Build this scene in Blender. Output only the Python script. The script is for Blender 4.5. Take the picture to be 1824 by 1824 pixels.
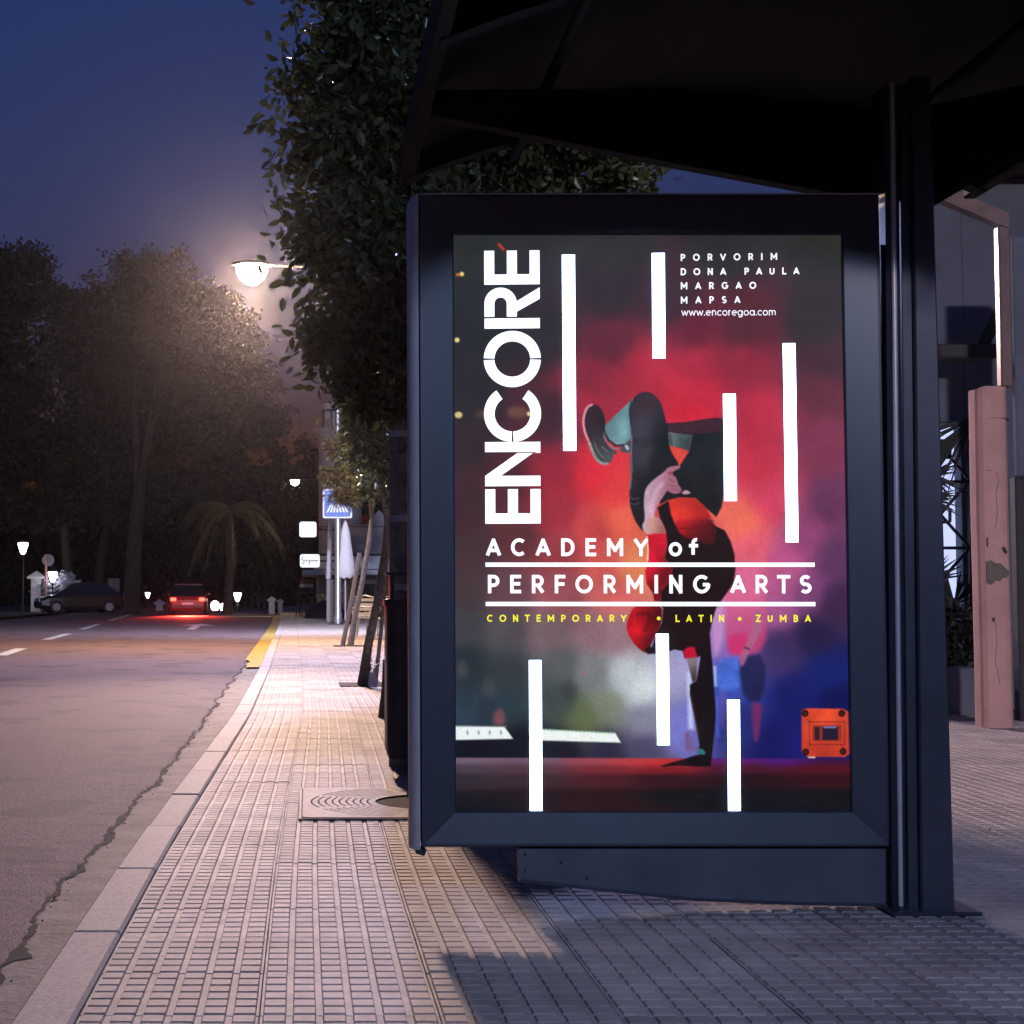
import bpy, math, random
import numpy as np
from mathutils import Vector, Matrix

# ------------------------------------------------------------------ scene, camera, sky, light
scene = bpy.context.scene
for o in list(bpy.data.objects):
    bpy.data.objects.remove(o)
COL = scene.collection
random.seed(7)
RNG = np.random.default_rng(7)
R = math.radians

FPX, VX, VY, PIC = 2850.0, 550.0, 1058.0, 1824.0
CAMH = 0.93
PITCH = math.atan((VY - 912) / FPX)
cam_d = bpy.data.cameras.new('camera')
cam = bpy.data.objects.new('camera', cam_d); COL.objects.link(cam)
cam.location = (0, 0, CAMH)
cam.rotation_euler = (math.pi / 2 + PITCH, 0, 0)
cam_d.sensor_width = 36; cam_d.lens = 36 * FPX / PIC
cam_d.shift_x = (912 - VX) / PIC
cam_d.clip_start = 0.05; cam_d.clip_end = 3000
scene.camera = cam

world = bpy.data.worlds.new('World'); scene.world = world; world.use_nodes = True
wn = world.node_tree.nodes; wl = world.node_tree.links
sky = wn.new('ShaderNodeTexSky'); sky.sky_type = 'NISHITA'; sky.sun_disc = False
sky.sun_elevation = R(-1.2); sky.sun_rotation = R(175); sky.altitude = 0
sky.air_density = 1.0; sky.dust_density = 0.4; sky.ozone_density = 4.0
wn['Background'].inputs['Strength'].default_value = 0.45
tint = wn.new('ShaderNodeMix'); tint.data_type = 'RGBA'; tint.blend_type = 'MULTIPLY'; tint.inputs['Factor'].default_value = 1
tint.inputs['B'].default_value = (0.80, 0.83, 0.90, 1)
wl.new(sky.outputs['Color'], tint.inputs['A']); wl.new(tint.outputs['Result'], wn['Background'].inputs['Color'])

vs = scene.view_settings
vs.view_transform = 'Standard'; vs.look = 'None'; vs.exposure = 0.0; vs.gamma = 1.0
vs.use_curve_mapping = False
scene.cycles.use_denoising = True
scene.cycles.max_bounces = 4
scene.cycles.diffuse_bounces = 2; scene.cycles.glossy_bounces = 2; scene.cycles.transmission_bounces = 2; scene.cycles.volume_bounces = 0
scene.cycles.use_adaptive_sampling = True; scene.cycles.adaptive_threshold = 0.03
scene.cycles.transparent_max_bounces = 8
scene.cycles.sample_clamp_indirect = 4.0

sun_d = bpy.data.lights.new('dusk_sun', 'SUN'); sun_d.energy = 0.02; sun_d.angle = R(12)
sun_d.color = (0.75, 0.82, 1.0)
sun = bpy.data.objects.new('dusk_sun', sun_d); COL.objects.link(sun)
sun.rotation_euler = (R(55), 0, R(-20))

# ------------------------------------------------------------------ helpers
def P(x, y, d):
    """picture point (x, y) at depth d metres along the street -> place in the world"""
    a = (x - VX) / FPX; b = (912 - y) / FPX
    t = d / (math.cos(PITCH) - b * math.sin(PITCH))
    return Vector((a * t, d, CAMH + t * (math.sin(PITCH) + b * math.cos(PITCH))))
def G(x, y, z=0.0):
    a = (x - VX) / FPX; b = (912 - y) / FPX
    t = (z - CAMH) / (math.sin(PITCH) + b * math.cos(PITCH))
    return Vector((a * t, t * (math.cos(PITCH) - b * math.sin(PITCH)), z))

def lin(c):
    return tuple(((v / 255) / 12.92 if v / 255 <= 0.04045 else ((v / 255 + 0.055) / 1.055) ** 2.4) for v in c)

def nodes_of(m):
    m.use_nodes = True
    return m.node_tree.nodes, m.node_tree.links, m.node_tree.nodes['Principled BSDF']

def mat(name, color, rough=0.7, metal=0.0, spec=0.5, noise=None, bump=None, rnd=0.0, detail=6.0, spots=None):
    """noise=(scale, darker factor, lighter factor); bump=(scale, strength, distance); rnd=per-object tone change"""
    m = bpy.data.materials.new(name)
    N, L, B = nodes_of(m)
    B.inputs['Roughness'].default_value = rough
    B.inputs['Metallic'].default_value = metal
    B.inputs['Specular IOR Level'].default_value = spec
    B.inputs['Base Color'].default_value = (*color, 1)
    src = None
    tc = N.new('ShaderNodeTexCoord'); geo = N.new('ShaderNodeNewGeometry')
    if noise:
        t = N.new('ShaderNodeTexNoise'); t.inputs['Scale'].default_value = noise[0]
        t.inputs['Detail'].default_value = detail; t.inputs['Roughness'].default_value = 0.65
        L.new(geo.outputs['Position'], t.inputs['Vector'])
        r = N.new('ShaderNodeValToRGB')
        r.color_ramp.elements[0].position = 0.3; r.color_ramp.elements[1].position = 0.72
        r.color_ramp.elements[0].color = (*[c * noise[1] for c in color], 1)
        r.color_ramp.elements[1].color = (*[min(1, c * noise[2]) for c in color], 1)
        L.new(t.outputs['Fac'], r.inputs['Fac']); src = r.outputs['Color']
    if spots:   # (scale, threshold, colour)
        t = N.new('ShaderNodeTexNoise'); t.inputs['Scale'].default_value = spots[0]
        t.inputs['Detail'].default_value = 3; t.inputs['Roughness'].default_value = 0.6
        L.new(geo.outputs['Position'], t.inputs['Vector'])
        mr = N.new('ShaderNodeMapRange'); mr.inputs['From Min'].default_value = spots[1]
        mr.inputs['From Max'].default_value = spots[1] + 0.06
        L.new(t.outputs['Fac'], mr.inputs['Value'])
        mx = N.new('ShaderNodeMix'); mx.data_type = 'RGBA'
        L.new(mr.outputs['Result'], mx.inputs['Factor'])
        if src: L.new(src, mx.inputs['A'])
        else: mx.inputs['A'].default_value = (*color, 1)
        mx.inputs['B'].default_value = (*spots[2], 1)
        src = mx.outputs['Result']
    if rnd:
        oi = N.new('ShaderNodeObjectInfo')
        mr = N.new('ShaderNodeMapRange')
        mr.inputs['To Min'].default_value = 1 - rnd; mr.inputs['To Max'].default_value = 1 + rnd
        L.new(oi.outputs['Random'], mr.inputs['Value'])
        mx = N.new('ShaderNodeMix'); mx.data_type = 'RGBA'; mx.blend_type = 'MULTIPLY'
        mx.inputs['Factor'].default_value = 1
        if src: L.new(src, mx.inputs['A'])
        else: mx.inputs['A'].default_value = (*color, 1)
        L.new(mr.outputs['Result'], mx.inputs['B'])
        src = mx.outputs['Result']
    if src: L.new(src, B.inputs['Base Color'])
    if bump:
        t = N.new('ShaderNodeTexNoise'); t.inputs['Scale'].default_value = bump[0]; t.inputs['Detail'].default_value = 1.5
        L.new(geo.outputs['Position'], t.inputs['Vector'])
        b = N.new('ShaderNodeBump'); b.inputs['Strength'].default_value = bump[1]; b.inputs['Distance'].default_value = bump[2]
        L.new(t.outputs['Fac'], b.inputs['Height']); L.new(b.outputs['Normal'], B.inputs['Normal'])
    return m

def emis(name, color, strength, lamp=True):
    m = bpy.data.materials.new(name)
    N, L, B = nodes_of(m)
    B.inputs['Base Color'].default_value = (*[min(.8, c) for c in color], 1)
    B.inputs['Roughness'].default_value = 0.4
    B.inputs['Emission Color'].default_value = (*color, 1)
    B.inputs['Emission Strength'].default_value = strength
    if not lamp: m.cycles.emission_sampling = 'NONE'
    return m

class MB:
    """collects faces, then links them as ONE mesh object"""
    def __init__(s): s.v = []; s.f = []; s.sm = []
    def add(s, vs, fs, smooth=False):
        n = len(s.v); s.v += [tuple(v) for v in vs]
        s.f += [tuple(i + n for i in f) for f in fs]; s.sm += [smooth] * len(fs)
        return s
    def box(s, c, size, rot=None, bev=0.0):
        x, y, z = [k / 2 for k in size]
        if bev:
            b = min(bev, x * .9, y * .9, z * .9)
            vs = []
            for sx in (-1, 1):
                for sy in (-1, 1):
                    for sz in (-1, 1):
                        vs += [(sx * x, sy * (y - b), sz * (z - b)), (sx * (x - b), sy * y, sz * (z - b)), (sx * (x - b), sy * (y - b), sz * z)]
            def I(sx, sy, sz, k): return (((sx > 0) * 2 + (sy > 0)) * 2 + (sz > 0)) * 3 + k
            fs = []
            q = ((-1, -1), (1, -1), (1, 1), (-1, 1))
            for k in range(3):
                for sg in (-1, 1):
                    def pt(a, b_): 
                        t = [a, b_]; t.insert(k, sg); return I(*t, k)
                    f = [pt(*e) for e in q]
                    if (sg > 0) != (k != 1): f = f[::-1]
                    fs.append(f)
            for k in range(3):
                i, j = [n for n in range(3) if n != k]
                for a in (-1, 1):
                    for b_ in (-1, 1):
                        def pt(e, kk):
                            t = [0, 0, 0]; t[i] = a; t[j] = b_; t[k] = e; return I(*t, kk)
                        f = [pt(-1, i), pt(1, i), pt(1, j), pt(-1, j)]
                        fs.append(f)
            for sx in (-1, 1):
                for sy in (-1, 1):
                    for sz in (-1, 1):
                        fs.append([I(sx, sy, sz, 0), I(sx, sy, sz, 1), I(sx, sy, sz, 2)])
        else:
            vs = [(sx * x, sy * y, sz * z) for sx in (-1, 1) for sy in (-1, 1) for sz in (-1, 1)]
            fs = [(0, 1, 3, 2), (4, 6, 7, 5), (0, 4, 5, 1), (2, 3, 7, 6), (0, 2, 6, 4), (1, 5, 7, 3)]
        c = Vector(c)
        if rot is not None:
            vs = [rot @ Vector(v) + c for v in vs]
        else:
            vs = [Vector(v) + c for v in vs]
        return s.add(vs, fs)
    def tube(s, pts, rad, n=8, cap=True, smooth=True):
        pts = [Vector(p) for p in pts]
        if not hasattr(rad, '__len__'): rad = [rad] * len(pts)
        vs, fs = [], []
        up = None
        for i, p in enumerate(pts):
            t = (pts[min(i + 1, len(pts) - 1)] - pts[max(i - 1, 0)])
            if t.length < 1e-9: t = Vector((0, 0, 1))
            t.normalize()
            if up is None:
                up = t.orthogonal().normalized()
            else:
                up = (up - t * up.dot(t))
                up = up.normalized() if up.length > 1e-6 else t.orthogonal().normalized()
            w = t.cross(up)
            for k in range(n):
                a = 2 * math.pi * k / n
                vs.append(p + (up * math.cos(a) + w * math.sin(a)) * rad[i])
        for i in range(len(pts) - 1):
            for k in range(n):
                fs.append((i * n + k, i * n + (k + 1) % n, (i + 1) * n + (k + 1) % n, (i + 1) * n + k))
        s.add(vs, fs, smooth)
        if cap:
            s.add(vs[:n], [tuple(range(n))[::-1]]); s.add(vs[-n:], [tuple(range(n))])
        return s
    def lathe(s, c, prof, n=16, smooth=True, capb=True):
        """prof = [(r, z)] from the bottom up"""
        c = Vector(c); vs, fs = [], []
        for r, z in prof:
            for k in range(n):
                a = 2 * math.pi * k / n
                vs.append(c + Vector((r * math.cos(a), r * math.sin(a), z)))
        for i in range(len(prof) - 1):
            for k in range(n):
                fs.append((i * n + k, i * n + (k + 1) % n, (i + 1) * n + (k + 1) % n, (i + 1) * n + k))
        s.add(vs, fs, smooth)
        if capb:
            s.add(vs[:n], [tuple(range(n))[::-1]]); s.add(vs[-n:], [tuple(range(n))])
        return s
    def prism(s, poly, y0, y1):
        """poly of (x, z), extruded along y"""
        n = len(poly)
        vs = [(x, y0, z) for x, z in poly] + [(x, y1, z) for x, z in poly]
        fs = [tuple(range(n)), tuple(range(2 * n - 1, n - 1, -1))]
        fs += [(i, i + n, (i + 1) % n + n, (i + 1) % n) for i in range(n)]
        return s.add(vs, fs)
    def prismz(s, poly, z0, z1):
        n = len(poly)
        vs = [(x, y, z0) for x, y in poly] + [(x, y, z1) for x, y in poly]
        fs = [tuple(range(n))[::-1], tuple(range(n, 2 * n))]
        fs += [(i, (i + 1) % n, (i + 1) % n + n, i + n) for i in range(n)]
        return s.add(vs, fs)
    def build(s, name, m, parent=None, origin=None):
        me = bpy.data.meshes.new(name)
        v = s.v
        if origin is not None:
            o3 = Vector(origin); v = [tuple(Vector(p) - o3) for p in v]
        me.from_pydata(v, [], s.f); me.update()
        me.polygons.foreach_set('use_smooth', s.sm)
        me.materials.append(m)
        o = bpy.data.objects.new(name, me); COL.objects.link(o)
        if origin is not None: o.location = origin
        if parent is not None:
            o.parent = parent
        return o

def raw_mesh(name, verts, faces, m, parent=None, smooth=False):
    """numpy mesh: faces all with the same corner count"""
    me = bpy.data.meshes.new(name)
    verts = np.ascontiguousarray(verts, dtype=np.float32); faces = np.ascontiguousarray(faces, dtype=np.int32)
    k = faces.shape[1]
    me.vertices.add(len(verts)); me.vertices.foreach_set('co', verts.ravel())
    me.loops.add(faces.size); me.loops.foreach_set('vertex_index', faces.ravel())
    me.polygons.add(len(faces)); me.polygons.foreach_set('loop_start', np.arange(0, faces.size, k, dtype=np.int32))
    me.polygons.foreach_set('loop_total', np.full(len(faces), k, dtype=np.int32))
    me.update(calc_edges=True)
    me.polygons.foreach_set('use_smooth', np.full(len(faces), smooth, dtype=bool))
    me.materials.append(m)
    o = bpy.data.objects.new(name, me); COL.objects.link(o)
    if parent is not None: o.parent = parent
    return o

def tag(o, label=None, cat=None, group=None, kind=None):
    if label: o['label'] = label
    if cat: o['category'] = cat
    if group: o['group'] = group
    if kind: o['kind'] = kind
    return o
def empty(name, loc=(0, 0, 0)):
    o = bpy.data.objects.new(name, None); COL.objects.link(o); o.location = loc
    o.empty_display_size = 0.2
    return o
def adopt(root, *kids):
    """parent parts that were built in world space"""
    for k in kids:
        k.parent = root
        k.matrix_parent_inverse = Matrix.Translation(-Vector(root.location))
def spot(name, loc, target, power, color, angle, blend=0.6, radius=0.15, parent=None):
    d = bpy.data.lights.new(name, 'SPOT'); d.energy = power; d.color = color
    d.spot_size = R(angle); d.spot_blend = blend; d.shadow_soft_size = radius
    o = bpy.data.objects.new(name, d); COL.objects.link(o); o.location = loc
    o.rotation_euler = (Vector(target) - Vector(loc)).to_track_quat('-Z', 'Y').to_euler()
    if parent is not None: adopt(parent, o)
    return o
def point(name, loc, power, color, radius=0.1, parent=None):
    d = bpy.data.lights.new(name, 'POINT'); d.energy = power; d.color = color; d.shadow_soft_size = radius
    o = bpy.data.objects.new(name, d); COL.objects.link(o); o.location = loc
    if parent is not None: adopt(parent, o)
    return o

# ------------------------------------------------------------------ materials
M = dict(
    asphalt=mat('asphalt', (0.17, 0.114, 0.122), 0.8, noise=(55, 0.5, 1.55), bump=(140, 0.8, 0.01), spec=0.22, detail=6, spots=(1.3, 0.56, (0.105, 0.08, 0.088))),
    earth=mat('earth', (0.05, 0.045, 0.04), 0.95, noise=(3, 0.6, 1.4)),
    gutter=mat('gutter_concrete', (0.30, 0.245, 0.195), 0.85, noise=(5, 0.6, 1.25), bump=(40, 0.5, 0.01), spots=(7, 0.64, (0.06, 0.05, 0.045)), detail=6),
    yellow_paint=mat('yellow_paint', (0.42, 0.28, 0.07), 0.7, noise=(9, 0.65, 1.2)),
    white_paint=mat('white_paint', (0.6, 0.6, 0.6), 0.7, noise=(9, 0.6, 1.1)),
    kerb=mat('kerb_granite', (0.42, 0.355, 0.32), 0.75, noise=(70, 0.72, 1.2), bump=(90, 0.3, 0.004), rnd=0.10, spots=(9, 0.70, (0.16, 0.13, 0.12))),
    tile=mat('paving_concrete', (0.40, 0.322, 0.29), 0.7, noise=(4.5, 0.6, 1.22), bump=(300, 0.4, 0.002), rnd=0.22, detail=8, spots=(9, 0.66, (0.17, 0.135, 0.12))),
    joint=mat('joint_dirt', (0.09, 0.075, 0.065), 0.95, noise=(20, 0.6, 1.3)),
    cast=mat('cast_grate', (0.34, 0.30, 0.27), 0.7, spec=0.25, noise=(25, 0.8, 1.15), bump=(120, 0.25, 0.003)),
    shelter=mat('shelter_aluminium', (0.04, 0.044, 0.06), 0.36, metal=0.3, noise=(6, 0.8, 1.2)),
    shelter_edge=mat('brushed_aluminium', (0.50, 0.45, 0.45), 0.4, metal=0.25, noise=(14, 0.85, 1.1)),
    bezel=mat('bezel_enamel', (0.024, 0.028, 0.042), 0.42, noise=(5, 0.85, 1.15)),
    plinth=mat('plinth_steel', (0.075, 0.075, 0.09), 0.6, metal=0.1, noise=(7, 0.75, 1.2), spots=(16, 0.7, (0.05, 0.05, 0.055))),
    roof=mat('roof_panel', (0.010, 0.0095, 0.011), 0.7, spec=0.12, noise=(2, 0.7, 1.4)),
    black=mat('black_plastic', (0.012, 0.012, 0.014), 0.45),
    bin=mat('bin_metal', (0.018, 0.022, 0.026), 0.4, noise=(4, 0.8, 1.2)),
    bark=mat('bark', (0.14, 0.11, 0.085), 0.9, noise=(18, 0.5, 1.4), bump=(30, 0.8, 0.02)),
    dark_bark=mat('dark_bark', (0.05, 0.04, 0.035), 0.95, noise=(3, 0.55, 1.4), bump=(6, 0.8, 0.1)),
    stake=mat('stake_wood', (0.16, 0.12, 0.085), 0.85, noise=(22, 0.6, 1.3)),
    pole=mat('weathered_pole', (0.22, 0.20, 0.19), 0.7, noise=(9, 0.55, 1.25), spots=(13, 0.6, (0.09, 0.08, 0.08))),
    galv=mat('galvanised_steel', (0.5, 0.5, 0.52), 0.4, metal=0.6, noise=(9, 0.8, 1.1)),
    iron=mat('black_iron', (0.02, 0.02, 0.022), 0.5),
    plaster=mat('pale_plaster', (0.42, 0.38, 0.37), 0.85, noise=(1.5, 0.8, 1.1)),
    white_wall=mat('white_wall', (0.7, 0.68, 0.66), 0.8, noise=(4, 0.85, 1.05)),
    pink=mat('pink_plaster', (0.60, 0.33, 0.28), 0.85, noise=(4, 0.82, 1.1), bump=(18, 0.4, 0.01), detail=10),
    bare=mat('bare_mortar', (0.17, 0.14, 0.11), 0.95, noise=(30, 0.7, 1.3)),
    crack=mat('crack_dark', (0.06, 0.045, 0.045), 0.95),
    brown_steel=mat('painted_beam', (0.20, 0.13, 0.115), 0.28, noise=(5, 0.75, 1.2)),
    blue_wall=mat('house_wall', (0.13, 0.145, 0.18), 0.9, noise=(2.5, 0.8, 1.12)),
    dark_wood=mat('dark_timber', (0.04, 0.035, 0.035), 0.7, noise=(6, 0.7, 1.3)),
    cloth=mat('white_cloth', (0.72, 0.70, 0.72), 0.9, noise=(12, 0.85, 1.05)),
    terracotta=mat('red_awning', (0.35, 0.10, 0.06), 0.8),
    car_dark=mat('dark_car_paint', (0.015, 0.015, 0.018), 0.18, spec=0.7),
    car_red=mat('red_car_paint', (0.25, 0.02, 0.02), 0.2, spec=0.7),
    car_glass=mat('car_glass', (0.01, 0.012, 0.015), 0.08, spec=0.8),
    tyre=mat('tyre_rubber', (0.012, 0.012, 0.012), 0.9),
    skin=mat('skin', (0.45, 0.28, 0.22), 0.6),
    pink_cloth=mat('pink_cloth', (0.6, 0.36, 0.42), 0.9),
    soil=mat('pit_soil', (0.025, 0.02, 0.017), 0.98, noise=(40, 0.5, 1.6)),
    bag=mat('white_plastic_bag', (0.75, 0.75, 0.78), 0.5),
    sign_blue=mat('sign_blue', (0.05, 0.14, 0.45), 0.45),
    sign_white=mat('sign_white', (0.78, 0.78, 0.8), 0.45),
    sign_grey=mat('sign_grey', (0.3, 0.29, 0.3), 0.6),
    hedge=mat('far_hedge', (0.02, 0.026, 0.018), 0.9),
)
def leaf_mat(name, color, rough=0.4, trans=0.25, rnd=0.35):
    m = bpy.data.materials.new(name)
    N, L, B = nodes_of(m)
    B.inputs['Roughness'].default_value = rough
    B.inputs['Specular IOR Level'].default_value = 0.5
    geo = N.new('ShaderNodeNewGeometry')
    r = N.new('ShaderNodeValToRGB')
    r.color_ramp.elements[0].color = (*[c * (1 - rnd) for c in color], 1)
    r.color_ramp.elements[1].color = (*[c * (1 + rnd) for c in color], 1)
    L.new(geo.outputs['Random Per Island'], r.inputs['Fac'])
    L.new(r.outputs['Color'], B.inputs['Base Color'])
    tr = N.new('ShaderNodeBsdfTranslucent'); L.new(r.outputs['Color'], tr.inputs['Color'])
    mx = N.new('ShaderNodeMixShader'); mx.inputs['Fac'].default_value = trans
    L.new(B.outputs[0], mx.inputs[1]); L.new(tr.outputs[0], mx.inputs[2])
    L.new(mx.outputs[0], N['Material Output'].inputs['Surface'])
    return m
M['leaf'] = leaf_mat('street_tree_leaf', (0.075, 0.085, 0.032), 0.32, 0.3)
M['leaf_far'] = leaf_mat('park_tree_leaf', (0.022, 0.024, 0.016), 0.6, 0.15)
M['leaf_gold'] = leaf_mat('sapling_leaf', (0.14, 0.10, 0.035), 0.5, 0.3)
M['frond'] = leaf_mat('palm_frond', (0.085, 0.08, 0.035), 0.5, 0.15)
WARM = (1.0, 0.66, 0.36); COOL = (0.62, 0.70, 1.0)
M['e_warm'] = emis('warm_lamp_glass', (1.0, 0.78, 0.5), 60)
M['e_cool'] = emis('cool_lamp_glass', (0.85, 0.9, 1.0), 12)
M['e_lantern'] = emis('lantern_glass', (1.0, 0.9, 0.95), 7)
M['e_sign'] = emis('lit_sign_face', (0.86, 0.92, 1.0), 1.05)
M['e_window'] = emis('lit_window', (0.55, 0.62, 1.0), 1.15)
M['e_red'] = emis('tail_lamp', (1.0, 0.03, 0.015), 14)
M['e_head'] = emis('head_lamp', (0.85, 1.0, 0.95), 10)
# ------------------------------------------------------------------ ground, road, kerb, pavement
_kd = np.array([0, 3.5, 5, 6.2, 8.2, 12.4, 20, 28, 42, 56, 83, 110])
_kx = np.array([-.64, -.645, -.652, -.648, -.627, -.585, -.62, -.70, -.83, -1.0, -1.5, -2.2])
_fd = np.linspace(-4, 110, 1141)
_fx = np.interp(_fd, _kd, _kx)
_ker = np.ones(21) / 21
_fx = np.convolve(np.pad(_fx, 10, mode='edge'), _ker, mode='valid')
def kx(d): return float(np.interp(d, _fd, _fx))
def kyaw(d): return -math.atan((kx(d + .3) - kx(d - .3)) / .6)
ROADZ = -0.10
FAR = 84.0

ground = MB().add([(-200, -25, -.2), (200, -25, -.2), (200, 420, -.2), (-200, 420, -.2)], [(0, 1, 2, 3)]).build('ground', M['earth'])
tag(ground, kind='structure')

# asphalt sheet: from the far kerb to the ragged edge along the gutter
mb = MB()
ys = np.concatenate([np.arange(-6, 30, .035), np.arange(30, 112, .5)])
rag = np.cumsum(RNG.normal(0, .011, len(ys)))
rag = rag - np.convolve(np.pad(rag, 30, mode='edge'), np.ones(61) / 61, mode='valid')
rag += RNG.normal(0, .004, len(ys))
def gedge(d): return kx(d) - float(np.interp(d, [0, 4, 6, 9, 12, 18, 26, 40, 112], [.185, .20, .225, .225, .25, .30, .26, .2, .2]))
vs, fs = [], []
for i, y in enumerate(ys):
    e = gedge(y) + float(np.clip(rag[i] * .6, -.028, .028))
    vs += [(e, y, ROADZ + .001), (e - .02, y, ROADZ + .012), (e - .6, y, ROADZ + .025), (-3.2 + kx(y), y, ROADZ + .045), (-11 + kx(y), y, ROADZ)]
for i in range(len(ys) - 1):
    for k in range(4):
        a = i * 5 + k; fs.append((a, a + 1, a + 6, a + 5))
mb.add(vs, fs, True)
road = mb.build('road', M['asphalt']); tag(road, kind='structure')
def roadz(x, y):
    u = kx(y) - x
    return ROADZ + float(np.interp(u, [0, .21, .81, 3.2, 11], [.02, .02, .025, .045, 0]))

# gutter: concrete strip under the kerb
vs, fs = [], []
ysg = np.arange(-4, FAR + 8, .25)
for y in ysg:
    vs += [(kx(y) - .9, y, ROADZ - .006), (kx(y) + .02, y, ROADZ + .006)]
for i in range(len(ysg) - 1):
    fs.append((2 * i, 2 * i + 1, 2 * i + 3, 2 * i + 2))
gutter = MB().add(vs, fs).build('gutter', M['gutter']); tag(gutter, kind='structure')
# broken asphalt crumbs in the gutter, too many to count
mb = MB()
for k in range(150):
    y = 3.0 + 11 * random.random() ** 1.6
    x = gedge(y) + random.gauss(.012, .02)
    if x > kx(y) - .01: continue
    r = random.uniform(.003, .008)
    a = [random.uniform(.6, 1.2) * r for _ in range(6)]
    z = ROADZ + .006
    vs = [(x + a[k2] * math.cos(k2 * 1.05), y + a[k2] * math.sin(k2 * 1.05), z - .004) for k2 in range(6)] + [(x, y, z + r * .6)]
    mb.add(vs, [(k2, (k2 + 1) % 6, 6) for k2 in range(6)])
tag(mb.build('gutter_crumbs', M['soil']), 'crumbs of broken asphalt lying along the gutter edge', 'crumbs', kind='stuff')
# dark open joint between asphalt and gutter
vs, fs = [], []
wob = np.abs(np.convolve(RNG.normal(0, 1, len(ys) + 8), np.ones(9) / 9, mode='valid')) * .045
n_ = 0
for i, y in enumerate(ys):
    if y > 26: break
    e = gedge(y) + float(np.clip(rag[i] * .6, -.028, .028))
    vs += [(e - .006, y, ROADZ + .0062), (e + .004 + float(wob[i]) + (.05 if 4.55 < y < 4.75 or 5.6 < y < 5.75 else 0) * float(wob[i]) * 30, y, ROADZ + .0064)]; n_ += 1
for i in range(n_ - 1): fs.append((2 * i, 2 * i + 1, 2 * i + 3, 2 * i + 2))
MB().add(vs, fs).build('open_joint', M['soil'], gutter)
# yellow no-waiting paint on the far gutter
vs, fs = [], []
ysp = np.arange(22, 74, .5)
for y in ysp:
    w = .30 if y > 24 else .22
    vs += [(kx(y) - w, y, ROADZ + .030), (kx(y) - .015, y, ROADZ + .030)]
for i in range(len(ysp) - 1): fs.append((2 * i, 2 * i + 1, 2 * i + 3, 2 * i + 2))
yl = MB().add(vs, fs).build('yellow_line', M['yellow_paint'], gutter)

# lane markings
def flat(poly, name, m, parent, h=.004):
    vs = [(x, y, roadz(x, y) + h) for x, y in poly]
    return MB().add(vs, [tuple(range(len(vs)))]).build(name, m, parent)
def gp(x, y): g = G(x, y, ROADZ + .02); return (g.x, g.y)
for x0, y0, x1, y1 in ((82, 1141, 121, 1130), (146, 1122, 176, 1112), (196, 1106, 232, 1095), (0, 1170, 38, 1157)):
    a = Vector(gp(x0, y0)); b = Vector(gp(x1, y1)); n = Vector((.11, 0))
    flat([a - n, a + n, b + n, b - n], 'lane_dash', M['white_paint'], road)
ax, ay = gp(352, 1116)
c = Vector((ax, ay))
arrow = [(-.12, -5), (.12, -5), (.12, 0), (.55, 0), (0, 3.2), (-.55, 0), (-.12, 0)]
flat([(c.x + px - .03 * py, c.y + py) for px, py in arrow], 'direction_arrow', M['white_paint'], road)
yb = 70
flat([(kx(yb) - 3.6, yb), (kx(yb) - .4, yb), (kx(yb) - .4, yb + 2.6), (kx(yb) - 3.6, yb + 2.6)], 'stop_line', M['white_paint'], road)

# kerb: a bed and single stones
kb_v, kb_f = [], []
for y in ysg: kb_v += [(kx(y) + .012, y, -.02), (kx(y) + .128, y, -.02)]
for i in range(len(ysg) - 1): kb_f.append((2 * i, 2 * i + 1, 2 * i + 3, 2 * i + 2))
kerb = MB().add(kb_v, kb_f).build('kerb', M['joint']); tag(kerb, kind='structure')
KL, KW = .998, .135
stone_me = MB().box((0, 0, -.07), (KW, KL - .007, .15), bev=.009).build('kerb_stone', M['kerb'], kerb)
first = True
d = 2.43 - 1.0
joints = 0
while d < FAR:
    o = stone_me if first else stone_me.copy()
    if not first: COL.objects.link(o)
    first = False
    mid = d + KL / 2
    o.location = (kx(mid) + KW / 2, mid, random.uniform(-.002, .002) + .004)
    o.rotation_euler = (random.uniform(-.002, .002), random.uniform(-.003, .003), kyaw(mid) + random.uniform(-.003, .003))
    o.parent = kerb
    d += KL + .002

# pavement bed
T = .4
PX1 = 8.0
vs, fs = [], []
for y in ysg: vs += [(kx(y) + .12, y, -.016), (PX1, y, -.016)]
for i in range(len(ysg) - 1): fs.append((2 * i, 2 * i + 1, 2 * i + 3, 2 * i + 2))
pavement = MB().add(vs, fs).build('pavement', M['joint']); tag(pavement, kind='structure')

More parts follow.
